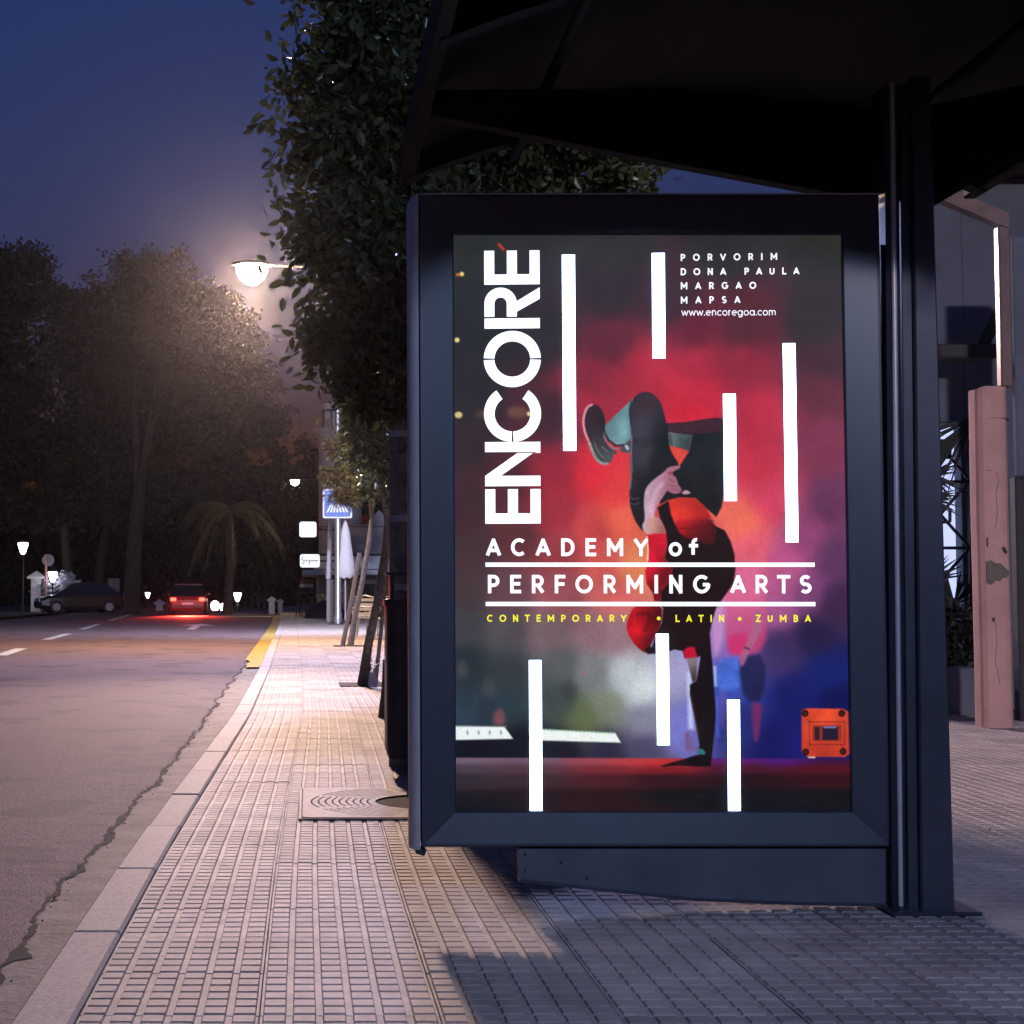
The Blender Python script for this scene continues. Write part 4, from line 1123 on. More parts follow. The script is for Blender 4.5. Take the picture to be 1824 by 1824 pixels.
# young trees further along, with their stakes
def sapling(bx, by, lean_top, crown_blobs, label, r=.035, nleaf=2500, leafm='leaf', lsize=.07, seed=3):
    g = G(bx, by)
    root = empty('young_tree', g); tag(root, label, 'tree', 'young trees along the pavement')
    t = P(lean_top[0], lean_top[1], g.y + .1)
    mid = g.lerp(t, .45) + Vector((.03, 0, 0))
    mb = MB().tube([g + Vector((0, 0, -.02)), g.lerp(mid, .5) + Vector((-.012, 0, 0)), mid, mid.lerp(t, .5) + Vector((.02, .02, 0)), t], [r * 1.25, r, r * .95, r * .85, r * .6], 8)
    for b in crown_blobs:
        e = Vector(b[:3]); mb.tube([t.lerp(mid, .15), t.lerp(e, .5) + Vector((0, 0, .05)), e], [r * .55, r * .35, r * .12], 5)
    trunk = mb.build('trunk', M['bark'])
    pts, od = blob_points(crown_blobs, nleaf, seed, .2, (nleaf // 12, .09))
    v, f = leaf_cloud(pts, np.ones(len(pts)), od, lsize, lsize * .5, .35, seed + 1)
    cr = raw_mesh('crown', v, f, M[leafm]); adopt(root, trunk, cr); return root
d1, d2, d3 = G(645, 1221).y, G(617, 1151).y, G(598, 1112).y
sapling(645, 1221, (692, 900), [pb(665, 780, d1, 46, 70), pb(700, 700, d1, 40, 60), pb(640, 720, d1, 30, 40), pb(715, 830, d1, 40, 60)], 'young leaning tree in a paving pit beside the litter bin', .045, 4200, 'leaf', .075, 31)
sapling(624, 1149, (664, 905), [pb(672, 840, d2, 42, 46), pb(648, 800, d2, 34, 34), pb(690, 770, d2, 34, 50)], 'young tree tied to a stake beyond the first leaning tree', .05, 4200, 'leaf', .11, 37)
sapling(603, 1110, (606, 905), [pb(612, 800, d3, 36, 24), pb(590, 845, d3, 24, 17), pb(622, 850, d3, 30, 22), pb(640, 800, d3, 26, 26), pb(610, 880, d3, 22, 14), pb(632, 888, d3, 18, 12)], 'thin young tree with golden leaves in front of the crossing sign', .05, 5200, 'leaf_gold', .13, 41)
def stake(x0, y0, x1, y1, r, label):
    g = G(x0, y0); t = P(x1, y1, g.y)
    o = MB().tube([g + Vector((0, 0, -.02)), g.lerp(t, .5) + Vector((.01, 0, 0)), t], [r, r * .97, r * .95], 8).build('wooden_stake', M['stake'])
    tag(o, label, 'stake', 'stakes holding young trees')
stake(681, 1278, 690, 1175, .036, 'short wooden stake standing just left of the litter bin')
stake(610, 1150, 641, 985, .042, 'wooden stake leaning beside the middle young tree')
stake(669, 1213, 690, 985, .022, 'slim wooden stake behind the nearest leaning young tree')
# litter caught in the pit of the first young tree
g = G(660, 1219)
mb = MB()
rgx = random.Random(4)
ring = []
for i in range(5):
    z = i / 4 * .13
    for k in range(9):
        a = k * .698; r = (.085 - .05 * (i / 4)) * rgx.uniform(.75, 1.2)
        ring.append((g.x + r * math.cos(a), g.y + r * math.sin(a) + rgx.uniform(-.01, .01), z + rgx.uniform(-.008, .008)))
mb.add(ring, [(i * 9 + k, i * 9 + (k + 1) % 9, i * 9 + 9 + (k + 1) % 9, i * 9 + 9 + k) for i in range(4) for k in range(9)] + [tuple(36 + k for k in range(9))])
tag(mb.build('plastic_bag', M['bag']), 'crumpled white plastic bag at the foot of the leaning young tree', 'bag')
g = G(657, 1218)
pts = np.array([[g.x + random.gauss(0, .03), g.y + random.gauss(0, .03), abs(random.gauss(.14, .07))] for _ in range(60)])
v, f = leaf_cloud(pts, np.ones(60), None, .08, .035, -.4, 9)
wd = empty('weed', g); tag(wd, 'small dry weed growing at the foot of the leaning young tree', 'plant')
st = MB()
for k in range(5): st.tube([(g.x, g.y, -.01), (g.x + random.gauss(0, .03), g.y, .1), (g.x + random.gauss(0, .05), g.y, .22)], [.004, .003, .002], 4)
adopt(wd, raw_mesh('leaves', v, f, M['leaf_gold']), st.build('stem', M['bark']))

# park trees across the street
def park_tree(base_px, d, fork_px, blobs, label, n=26000, r=.28, seed=50, leaf=.25, clump=.5, extra=None):
    g = P(base_px[0], base_px[1], d); g.z = -.03
    root = empty('park_tree', g); tag(root, label, 'tree', 'tall trees in the park')
    fk = P(fork_px[0], fork_px[1], d)
    mb = MB(); limbs(mb, g, fk, [b[:3] for b in blobs[:4]], r, 9, seed)
    trunk = mb.build('trunk', M['dark_bark'])
    n = int(n * 1.5)
    pts, od = blob_points(blobs, n, seed, .25, (n // 70, clump * .8))
    v, f = leaf_cloud(pts, np.ones(len(pts)), od, leaf, leaf * .55, .3, seed + 1)
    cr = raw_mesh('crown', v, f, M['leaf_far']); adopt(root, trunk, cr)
    return root
DT = 88
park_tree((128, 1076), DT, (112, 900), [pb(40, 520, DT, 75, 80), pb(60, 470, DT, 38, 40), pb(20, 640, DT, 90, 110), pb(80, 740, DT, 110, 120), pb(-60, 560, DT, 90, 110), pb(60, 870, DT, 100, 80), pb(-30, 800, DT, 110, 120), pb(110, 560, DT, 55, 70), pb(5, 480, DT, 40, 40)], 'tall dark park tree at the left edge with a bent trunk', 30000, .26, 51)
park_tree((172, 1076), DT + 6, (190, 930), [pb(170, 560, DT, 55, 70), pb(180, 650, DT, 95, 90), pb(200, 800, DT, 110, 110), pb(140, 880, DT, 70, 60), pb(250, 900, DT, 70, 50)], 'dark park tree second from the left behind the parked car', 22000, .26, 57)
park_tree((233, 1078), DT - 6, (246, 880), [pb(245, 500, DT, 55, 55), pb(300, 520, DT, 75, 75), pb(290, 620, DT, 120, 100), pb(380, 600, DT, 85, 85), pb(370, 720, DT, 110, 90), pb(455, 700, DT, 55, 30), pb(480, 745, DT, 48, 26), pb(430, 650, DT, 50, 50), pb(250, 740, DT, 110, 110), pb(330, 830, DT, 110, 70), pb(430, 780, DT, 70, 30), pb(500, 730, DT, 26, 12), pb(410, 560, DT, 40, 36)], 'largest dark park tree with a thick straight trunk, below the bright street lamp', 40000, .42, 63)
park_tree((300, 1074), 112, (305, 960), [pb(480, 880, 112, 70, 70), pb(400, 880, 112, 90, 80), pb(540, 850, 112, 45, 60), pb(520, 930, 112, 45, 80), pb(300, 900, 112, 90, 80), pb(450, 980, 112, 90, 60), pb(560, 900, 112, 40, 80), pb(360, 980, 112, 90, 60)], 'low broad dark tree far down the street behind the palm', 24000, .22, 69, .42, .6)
park_tree((60, 1074), 108, (55, 1000), [pb(40, 960, 108, 80, 60), pb(130, 950, 108, 80, 60), pb(220, 960, 108, 80, 60), pb(10, 1010, 108, 60, 40), pb(290, 990, 108, 60, 50)], 'dark shrubby tree filling the gap under the park trees', 15000, .18, 75, .4, .6)
# small trees that stand between the cafe and the near tree
park_tree((652, 1088), 72, (655, 930), [pb(680, 800, 72, 60, 70), pb(650, 870, 72, 36, 40), pb(720, 760, 72, 60, 100), pb(700, 880, 72, 40, 40)], 'dark roadside tree in front of the cafe', 14000, .14, 81, .26, .35)

# drooping palm
root = empty('palm_tree', (P(405, 1080, 78).x, 78, 0)); tag(root, 'palm tree with long drooping fronds beside the park lantern', 'palm tree')
c0 = P(408, 905, 78)
mb = MB().tube([(root.location.x, 78, -.05), (root.location.x + .1, 78, 2), (c0.x, 78, c0.z)], [.26, .2, .22], 10)
adopt(root, mb.build('trunk', M['dark_bark']))
for k in range(26):
    a = random.uniform(0, 6.283); rise = random.uniform(.1, 1.3) * (1 if k % 3 else -.3)
    ln = random.uniform(2.2, 3.2)
    if k in (0, 1, 2): a = random.uniform(-.35, .2); ln = 3.3; rise = .5
    pts = []
    for i in range(9):
        t = i / 8
        pts.append(c0 + Vector((math.cos(a) * ln * (t - .15 * t * t), math.sin(a) * ln * t * .8, rise * t * 1.6 - 2.9 * t * t)))
    mb = MB().tube(pts, [.03 - .003 * i for i in range(9)], 4)
    for i in range(1, 9):
        for s in (-1, 1):
            for h in (0, .33, .66):
                p = pts[i - 1].lerp(pts[i], h); dr = (pts[i] - pts[i - 1]).normalized()
                side = dr.cross(Vector((0, 0, 1))).normalized() * s
                tip = p + side * .22 + dr * .28 + Vector((0, 0, -.32)); w = dr * .035
                mb.add([p - w, p + w, tip], [(0, 1, 2)])
    adopt(root, mb.build('frond', M['frond']))

# far hedge and trees that close the view
hb = []
for k in range(40): hb.append((-46 + k * 1.7, 128 + random.uniform(-3, 3), random.uniform(.6, 1.6), 2.0, 1.5, random.uniform(1.3, 2.4)))
pts, od = blob_points(hb, 16000, 90, .3, (1400, .4))
v, f = leaf_cloud(pts, np.ones(len(pts)), od, .5, .28, .2, 91)
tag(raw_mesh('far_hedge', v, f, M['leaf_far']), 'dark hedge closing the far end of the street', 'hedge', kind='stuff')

# ------------------------------------------------------------------ street lamps
def lamp_head(root, p, axis, m, s=1.0):
    """cobra head: shell with a glowing bowl under it; axis points out along the arm"""
    ax = Vector(axis).normalized(); side = ax.cross(Vector((0, 0, 1))).normalized()
    shell = MB()
    prof = [(-.32, .05), (-.2, .09), (0, .13), (.2, .13), (.34, .09), (.40, .03)]
    vs, fs = [], []
    for t, w in prof:
        for k in range(8):
            a = math.pi * k / 7
            vs.append(Vector(p) + ax * t * s + side * math.cos(a) * w * s + Vector((0, 0, math.sin(a) * w * .7 * s + .02)))
    for i in range(5):
        for k in range(7): fs.append((i * 8 + k, i * 8 + k + 1, i * 8 + 9 + k, i * 8 + 8 + k))
    adopt(root, shell.add(vs, fs, True).build('lamp_housing', M['iron']))
    bowl = MB(); vs, fs = [], []
    for i in range(5):
        r = math.cos(i / 4 * 1.45); z = -math.sin(i / 4 * 1.45) * .32 * s
        for k in range(14):
            a = 2 * math.pi * k / 14
            vs.append(Vector(p) + ax * (.06 + math.cos(a) * .27 * r) * s + side * math.sin(a) * .25 * r * s + Vector((0, 0, z + .015)))
    for i in range(4):
        for k in range(14): fs.append((i * 14 + k, i * 14 + (k + 1) % 14, i * 14 + 14 + (k + 1) % 14, i * 14 + 14 + k))
    fs.append(tuple(56 + k for k in range(14)))
    adopt(root, bowl.add(vs, fs, True).build('lamp_bowl', m))
def street_lamp(head, post_xy, label, m, post_r=.075, s=1.0):
    hd = Vector(head)
    root = empty('street_lamp', (post_xy[0], post_xy[1], 0)); tag(root, label, 'street lamp', 'street lamps')
    bx, by = post_xy
    ax = Vector((hd.x - bx, hd.y - by, 0)); axn = ax.normalized()
    top = Vector((bx, by, hd.z - .25))
    adopt(root, MB().lathe((bx, by, 0), [(.16, 0), (.16, .25), (.11, .5), (post_r, .8), (post_r * .75, top.z - .2), (post_r * .6, top.z)], 12).build('post', M['galv']))
    end = hd - axn * .3 * s
    adopt(root, MB().tube([top - Vector((0, 0, .15)), top + axn * .25 + Vector((0, 0, .18)), top.lerp(end, .6) + Vector((0, 0, .12)), end + Vector((0, 0, .03))], [.04, .035, .03, .028], 8).build('arm', M['iron']))
    lamp_head(root, hd, axn, m, s)
    return root
h1 = P(455, 475, 30)
r1 = street_lamp(h1, (P(716, 1000, 30).x, 30.2), 'bright warm street lamp glowing beside the tree', M['e_warm'], s=1.15)
spot('lamp_light', h1 + Vector((0, 0, -.3)), (-.2, 5.5, 0), 20000, (1.0, .66, .56), 41, 1.0, .55, r1)
point('lamp_glow', h1 + Vector((0, 0, -.40)), 5500, WARM, .15, r1)
h3 = P(646, 575, 37)  # added lamp, out of sight: cool fill for the far pavement
r3 = street_lamp(h3, (P(712, 1000, 37).x, 37.2), 'added cool white fill lamp hidden in the tree crown', M['e_cool'], .06, .6)
spot('lamp_light', h3 + Vector((0, 0, -.25)), (-.4, 46, 0), 8500, COOL, 165, 1.0, .15, r3)
h6 = P(676, 405, 23)  # second added lamp, unseen: cool fill on the middle stretch of road
r6 = street_lamp(h6, (P(716, 1000, 23).x, 23.2), 'nearer added cool white fill lamp unseen behind the street tree crown', M['e_cool'], .055, .6)
point('lamp_light', h6 + Vector((0, 0, -.25)), 3800, (.46, .53, 1.0), .15, r6)
h4 = P(527, 856, 76)
r4 = street_lamp(h4, (P(628, 1000, 76).x, 76.2), 'small warm street lamp further down the street', M['e_warm'], .06, .8)
spot('lamp_light', h4 + Vector((0, 0, -.3)), (-3, 72, 0), 500, WARM, 140, .7, .2, r4)
h5 = Vector((2.9, -9.0, 6.6))  # added lamp out of view: warm on the column, cool on frame and paving
r5 = street_lamp(h5, (5.2, -9.2), 'added fill lamp on the pavement behind the viewer', M['e_cool'])
spot('lamp_light', h5 + Vector((0, 0, -.3)), (4.95, 11.6, 1.7), 7500, (1.0, .80, .80), 27, .6, .25, r5)
spot('lamp_light', h5 + Vector((0, 0, -.3)), (3.2, 6, .6), 4600, (.42, .58, 1.0), 54, .9, .4, r5)

# park lanterns
def lantern(x, y, d, label, s=1.0, post=True):
    p = P(x, y, d)
    root = empty('park_lantern', (p.x, p.y, 0)); tag(root, label, 'lantern', 'lit park lanterns')
    adopt(root, MB().lathe(p, [(.06 * s, -.36 * s), (.13 * s, -.30 * s), (.27 * s, .12 * s), (.30 * s, .26 * s), (.22 * s, .30 * s)], 10).build('lamp_glass', M['e_lantern']))
    adopt(root, MB().lathe(p, [(.32 * s, .30 * s), (.18 * s, .40 * s), (.04 * s, .48 * s), (.02 * s, .60 * s)], 10).build('cap', M['iron']))
    if post:
        adopt(root, MB().lathe((p.x, p.y, -.05), [(.14, 0), (.12, .3), (.06, .5), (.045, p.z - .5 * s), (.09 * s, p.z - .40 * s), (.05, p.z - .34 * s)], 8).build('post', M['iron']))
    return root
lantern(41, 976, 84, 'bright lit lantern on a tall post at the left edge', .95)
lantern(94, 1027, 84, 'lit lantern above the hedge beside the white gate pillar', .85)
lantern(423, 1063, 84, 'lit lantern beside the palm at the end of the road', .72)
lantern(263, 1060, 110, 'small far lantern under the trees left of the far car', .6)
lantern(330, 1071, 112, 'small far lantern above the far car', .6)
for x, y, lb in ((383, 1079, 'left of two small round white lamps at the road end'), (400, 1082, 'right of two small round white lamps at the road end')):
    p = P(x, y, 96)
    root = empty('globe_lamp', (p.x, p.y, 0)); tag(root, lb, 'lamp', 'round lamps at the road end')
    adopt(root, MB().lathe(p, [(.10, -.30), (.22, -.2), (.27, 0), (.22, .2), (.06, .30)], 10).build('globe', M['e_lantern']))
    adopt(root, MB().tube([(p.x, p.y, -.1), (p.x, p.y, p.z - .28)], .06, 8).build('stem', M['iron']))

# gate pillars, signs and fence across the road
def pillar(x, ytop, ybot, wpx, d, label, m='white_wall'):
    b = P(x, ybot, d); t = P(x, ytop, d); w = wpx * d / FPX; h = t.z
    root = empty('gate_pillar', (b.x, d, 0)); tag(root, label, 'pillar', 'white gate pillars')
    adopt(root, MB().box((b.x, d, (h - .3 * w) / 2 - .05), (w * .62, w * .62, h - .3 * w + .1), bev=.02).build('shaft', M[m]))
    adopt(root, MB().add([(b.x - w / 2, d - w / 2, h - w * .38), (b.x + w / 2, d - w / 2, h - w * .38), (b.x + w / 2, d + w / 2, h - w * .38), (b.x - w / 2, d + w / 2, h - w * .38),
                          (b.x - w / 2, d - w / 2, h - w * .25), (b.x + w / 2, d - w / 2, h - w * .25), (b.x + w / 2, d + w / 2, h - w * .25), (b.x - w / 2, d + w / 2, h - w * .25), (b.x, d, h + w * .12)],
                         [(0, 1, 2, 3), (0, 1, 5, 4), (1, 2, 6, 5), (2, 3, 7, 6), (3, 0, 4, 7), (4, 5, 8), (5, 6, 8), (6, 7, 8), (7, 4, 8)]).build('cap', M[m]))
    return root
pillar(65, 1020, 1078, 29, 86, 'white gate pillar with pyramid cap beside the lit hedge')
pillar(284, 1069, 1086, 19, 96, 'low white pillar cap beyond the oncoming lane')
pillar(484, 1064, 1090, 17, 80, 'left of two short white pillars at the pavement end')
pillar(499, 1068, 1091, 13, 82, 'right, slightly shorter of two white pillars at the pavement end')
# back of a round road sign on a post
p = P(82, 996, 85)
root = empty('road_sign', (p.x, 85, 0)); tag(root, 'round road sign seen from behind between the two left lanterns', 'road sign')
adopt(root, MB().tube([(p.x, 85, -.05), (p.x, 85, p.z + .25)], .06, 8).build('post', M['pink']))
adopt(root, MB().tube([(p.x + .1, 85.08, p.z - .05), (p.x + .1, 85.12, p.z - .05)], .32, 18).build('sign_plate', M['sign_grey']))
p = P(203, 1042, 90)
root = empty('notice_board', (p.x, 90, 0)); tag(root, 'pale two-panel notice board under the park trees', 'notice board')
for s in (-1, 1): adopt(root, MB().box((p.x + s * .165, 90 + .03 * s, p.z), (.31, .05, .74), bev=.01).build('panel', M['sign_grey']))
for s in (-1, 1): adopt(root, MB().tube([(p.x + s * .34, 90.06, -.05), (p.x + s * .34, 90.06, p.z + .4)], .03, 6).build('post', M['iron']))
# hedge lit by the lantern
hb = [pb(100, 1045, 86, 26, 16), pb(118, 1040, 86, 14, 22), pb(82, 1052, 86, 16, 12)]
pts, od = blob_points(hb, 1500, 95, .3, (150, .15))
v, f = leaf_cloud(pts, np.ones(len(pts)), od, .22, .14, .1, 96)
M['leaf_pale'] = leaf_mat('pale_flowering_leaf', (.55, .55, .62), .5, .3)
root = empty('flowering_bush', (P(100, 1070, 86).x, 86, 0)); tag(root, 'pale flowering bush lit by the lantern beside the gate pillar', 'bush')
adopt(root, raw_mesh('blossom', v, f, M['leaf_pale']))
stm = MB()
for k in range(5): stm.tube([(root.location.x + (k - 2) * .1, 86, -.05), (root.location.x + (k - 2) * .3, 86, .9)], [.03, .015], 5)
adopt(root, stm.build('stem', M['dark_bark']))
point('lantern_light', P(94, 1030, 85.2), 30, (.9, .9, 1), .2, None).parent = None
# arched iron fence by the road end
root = empty('iron_fence', (P(460, 1090, 90).x, 90, 0)); tag(root, 'low arched iron fence beside the short white pillars', 'fence')
for k in range(3):
    c = P(448 + k * 12, 1080, 90)
    adopt(root, MB().tube([(c.x - .35, 90, 0), (c.x - .35, 90, .6), (c.x - .2, 90, .95), (c.x, 90, 1.05), (c.x + .2, 90, .95), (c.x + .35, 90, .6), (c.x + .35, 90, 0)], .03, 6).build('arch', M['iron']))
    adopt(root, MB().tube([(c.x, 90, 0), (c.x, 90, 1.03)], .02, 6).build('bar', M['iron']))

# overhead wire
a, b = P(-60, 585, 40), P(1000, 590, 40)
tag(MB().tube([a.lerp(b, t) + Vector((0, 0, -.25 * 4 * t * (1 - t))) for t in np.linspace(0, 1, 25)], .006, 5).build('overhead_wire', M['iron']), 'thin wire strung across the street below the bright lamp', 'wire')

# ------------------------------------------------------------------ cars
def car(loc, yaw, label, paint, tail=False, head=False, group=None):
    root = empty('car', loc); tag(root, label, 'car', group)
    rot = Matrix.Rotation(yaw, 4, 'Z')
    def add(mb, name, m, parent=None):
        o = mb.build(name, m); o.parent = parent or root; return o
    # body: stations along the length (y), half widths and heights
    st = [(-2.05, .74, .32, .72), (-1.95, .84, .24, .88), (-1.5, .88, .20, .93), (-.4, .89, .19, .94), (.9, .89, .19, .93), (1.6, .86, .20, .86), (1.98, .80, .24, .72), (2.08, .68, .32, .60)]
    vs, fs = [], []
    for y, w, z0, z1 in st:
        vs += [(-w * .9, y, z0), (-w, y, z0 + .16), (-w, y, z1 - .14), (-w * .93, y, z1), (w * .93, y, z1), (w, y, z1 - .14), (w, y, z0 + .16), (w * .9, y, z0)]
    for i in range(len(st) - 1):
        for k in range(8): fs.append((i * 8 + k, i * 8 + (k + 1) % 8, i * 8 + 8 + (k + 1) % 8, i * 8 + 8 + k))
    fs += [tuple(range(8)), tuple(range(len(vs) - 8, len(vs)))]
    body = add(MB().add(vs, fs, False), 'body', paint)
    cs = [(-1.9, .74, .90), (-1.25, .66, 1.40), (-.2, .66, 1.46), (.55, .64, 1.38), (1.25, .76, .92)]
    vs, fs = [], []
    for y, w, z in cs: vs += [(-.80, y, .88), (-w, y, z), (w, y, z), (.80, y, .88)]
    for i in range(len(cs) - 1):
        for k in range(3): fs.append((i * 4 + k, i * 4 + k + 1, i * 4 + 5 + k, i * 4 + 4 + k))
    add(MB().add(vs, fs, False), 'cabin_glass', M['car_glass'])
    vs = [(-.64, -1.2, 1.41), (.64, -1.2, 1.41), (.64, -.2, 1.47), (.62, .5, 1.40), (-.62, .5, 1.40), (-.64, -.2, 1.47)]
    add(MB().add(vs + [(x, y, z + .025) for x, y, z in vs], [(0, 1, 2, 5), (5, 2, 3, 4), (6, 7, 8, 11), (11, 8, 9, 10)] + [(i, (i + 1) % 6, (i + 1) % 6 + 6, i + 6) for i in range(6)]), 'roof', paint)
    for sx in (-1, 1):
        for y in (-1.3, 1.28):
            w = MB().tube([(sx * .72, y, .31), (sx * .90, y, .31)], .31, 16); wo = add(w, 'wheel', M['tyre'])
            add(MB().tube([(sx * .895, y, .31), (sx * .908, y, .31)], .2, 12), 'rim', M['sign_grey'], wo)
        add(MB().box((sx * .66, -2.055, .74), (.26, .06, .15), bev=.02), 'tail_lamp', M['e_red'] if tail else M['terracotta'])
        add(MB().box((sx * .60, 2.06, .62), (.28, .06, .14), bev=.02), 'head_lamp', M['e_head'] if head else M['sign_white'])
        add(MB().box((sx * .95, .75, .98), (.14, .1, .12), bev=.03), 'mirror', paint)
    add(MB().box((0, -2.075, .55), (.5, .02, .11)), 'number_plate', M['sign_white'])
    add(MB().box((0, -2.05, .38), (1.5, .1, .14), bev=.03), 'bumper', M['black'])
    root.rotation_euler = (0, 0, yaw)
    return root
g = P(336, 1092, 76); c1 = car((g.x, 76, ROADZ + .04), .05, 'red car driving away with lit tail lights in the nearer lane', M['car_red'], tail=True)
l = bpy.data.lights.new('tail_light', 'SPOT'); l.energy = 16000; l.color = (1, .05, .03); l.spot_size = R(66); l.spot_blend = .8; l.shadow_soft_size = .3
lo = bpy.data.objects.new('tail_light', l); COL.objects.link(lo); lo.parent = c1; lo.location = (0, -2.15, .72); lo.rotation_euler = (R(-80), 0, math.pi) ; lo.rotation_euler = Vector((0, -1, -.6)).to_track_quat('-Z', 'Y').to_euler()
g = P(130, 1078, 76); c2 = car((g.x, 78, .0), .35 + math.pi / 2, 'dark parked car under the park trees across the road', M['car_dark'])
# ------------------------------------------------------------------ things on the pavement
# litter bin on its foot, beside the weathered pole
bd = 8.15
bl, bt, bbm = P(690, 1200, bd).x, P(700, 1080, bd).z, P(700, 1343, bd).z
root = empty('litter_bin', (bl + .25, bd, 0)); tag(root, 'black metal litter bin half hidden behind the poster panel', 'litter bin')
def rr(cx, cy, w, h, r, n=5):
    out = []
    for sx, sy, a0 in ((1, 1, 0), (-1, 1, 90), (-1, -1, 180), (1, -1, 270)):
        for k in range(n + 1):
            a = R(a0 + 90 * k / n); out.append((cx + sx * (w / 2 - r) + r * math.cos(a), cy + sy * (h / 2 - r) + r * math.sin(a)))
    return out
cx = bl + .23
adopt(root, MB().prismz(rr(cx, bd + .2, .46, .36, .07), bbm, bt).build('drum', M['bin']))
adopt(root, MB().prismz(rr(cx, bd + .2, .48, .38, .08), bt + .001, bt + .035).build('rim', M['bin']))
adopt(root, MB().prismz(rr(cx, bd + .2, .44, .34, .06), bbm - .03, bbm - .001).build('drum_bottom', M['black']))
adopt(root, MB().prismz(rr(cx, bd + .2, .46, .36, .07), bt + .16, bt + .175).build('rain_hood', M['bin']))
for s in (-1, 1): adopt(root, MB().box((cx + s * .2, bd + .2, bt + .09), (.02, .2, .15)).build('hood_bracket', M['bin']))
adopt(root, MB().lathe((cx + .05, bd + .2, 0), [(.16, 0), (.15, .02), (.045, .03), (.045, bbm - .02)], 12).build('foot', M['bin']))
# weathered pole
pd = 8.7
x0, x1 = P(694, 1050, pd).x, P(700, 620, pd).x
root = empty('pole', (x0 + .07, pd, 0)); tag(root, 'weathered grey pole standing behind the litter bin', 'pole')
adopt(root, MB().lathe((x0 + .075, pd, 0), [(.082, 0), (.078, 1.0), (.073, 2.25)], 16).build('shaft', M['pole']))
for z in (.95, 1.32, 1.78): adopt(root, MB().lathe((x0 + .075, pd, z), [(.081, 0), (.081, .035)], 16, capb=False).build('band', M['galv']))
adopt(root, MB().tube([(x0 + .02, pd, 2.24), (x0 + .018, pd, 2.38), (x0 + .035, pd, 2.43), (x0 + .055, pd, 2.38)], .012, 6).build('hook', M['galv']))

# crossing sign pole
pdn = G(600, 1112).y + .6
b = P(602, 1100, pdn); t = P(600, 682, pdn)
root = empty('crossing_sign', (b.x, pdn, 0)); tag(root, 'blue square pedestrian crossing sign on a tall silvery pole', 'road sign')
adopt(root, MB().lathe((b.x, pdn, 0), [(.13, 0), (.12, .3), (.105, .35), (.095, 3.6), (.065, 3.7), (.05, t.z)], 12).build('pole', M['galv']))
sc = P(601, 897, pdn - .14); w = 52 * pdn / FPX
def sq(name, cx, cz, w, h, y, m, r=.05, th=.012):
    pl = rr(cx, cz, w, h, r)
    o = MB().prism(pl, y, y + th).build(name, m); adopt(root, o); return o
sq('sign_plate', sc.x, sc.z, w, w, sc.y, M['sign_white'], .06)
sq('blue_field', sc.x, sc.z, w * .9, w * .9, sc.y - .006, M['sign_blue'], .04, .004)
tri = [(sc.x - w * .40, sc.z - w * .32), (sc.x + w * .40, sc.z - w * .32), (sc.x, sc.z + w * .38)]
# zebra stripes and a walking figure
for k in range(7):
    xb = sc.x + (k - 3) * w * .115; xt = sc.x + (k - 3) * w * .072
    o = MB().prism([(xb - w * .03, sc.z - w * .30), (xb + w * .03, sc.z - w * .30), (xt + w * .022, sc.z - w * .04), (xt - w * .022, sc.z - w * .04)], sc.y - .011, sc.y - .008).build('stripe', M['sign_white']); adopt(root, o)
fig = MB()
def limb(a, b_, wd): 
    pl = stroke_poly([(sc.x + a[0] * w, sc.z + a[1] * w), (sc.x + b_[0] * w, sc.z + b_[1] * w)], wd * w); fig.prism(pl, sc.y - .016, sc.y - .013)
limb((0, .22), (-.01, .04), .11); limb((-.01, .05), (-.11, -.16), .06); limb((0, .05), (.09, -.16), .06); limb((0, .2), (-.11, .07), .045); limb((.02, .2), (.11, .1), .045)
fig.prism([(sc.x + .01 * w + .05 * w * math.cos(a), sc.z + .3 * w + .05 * w * math.sin(a)) for a in np.linspace(0, 6.28, 13)[:-1]], sc.y - .016, sc.y - .013)
adopt(root, fig.build('walking_figure', M['sign_white']))

# ------------------------------------------------------------------ cafe on the corner
CD = 66.0
def bx(x0, y0, x1, y1, d0, d1):
    """box whose front face fills picture rectangle (x0..x1, y0..y1) at depth d0"""
    a, b = P(x0, y0, d0), P(x1, y1, d0)
    return ((a.x + b.x) / 2, (d0 + d1) / 2, (a.z + b.z) / 2), (abs(b.x - a.x), d1 - d0, abs(a.z - b.z))
cafe = empty('cafe_building', (P(640, 1090, CD).x, CD, 0)); tag(cafe, 'pale corner cafe building with a white fascia and a turret', 'building')
def cpart(name, m, *a, bev=.03):
    o = MB().box(*bx(*a), bev=bev).build(name, M[m]); adopt(cafe, o); return o
cpart('upper_wall', 'plaster', 572, 938, 790, 988, CD, CD + 8)
cpart('fascia', 'white_wall', 560, 990, 790, 1014, CD - .5, CD + 7)
cpart('canopy', 'white_wall', 538, 1015, 790, 1024, CD - 1.0, CD + 6)
cpart('ground_wall', 'plaster', 565, 1025, 790, 1092, CD + 1.2, CD + 8)
cpart('doorway', 'dark_wood', 640, 1040, 700, 1090, CD + 1.1, CD + 1.25, bev=.01)
for x in (585, 622, 702): 
    o = MB().box(*bx(x, 1032, x + 14, 1062, CD + 1.12, CD + 1.24), bev=.01).build('window', M['car_glass']); adopt(cafe, o)
    f_ = MB().box(*bx(x - 1.5, 1062, x + 15.5, 1064, CD + 1.05, CD + 1.2), bev=.01).build('sill', M['white_wall']); f_.parent = o
for x in range(578, 720, 7):
    o = MB().box(*bx(x, 942, x + .8, 984, CD - .04, CD - .005), bev=.0).build('wall_rib', M['plaster']); adopt(cafe, o)
cpart('cornice', 'dark_wood', 570, 986.5, 790, 989.5, CD - .3, CD + .1, bev=.01)
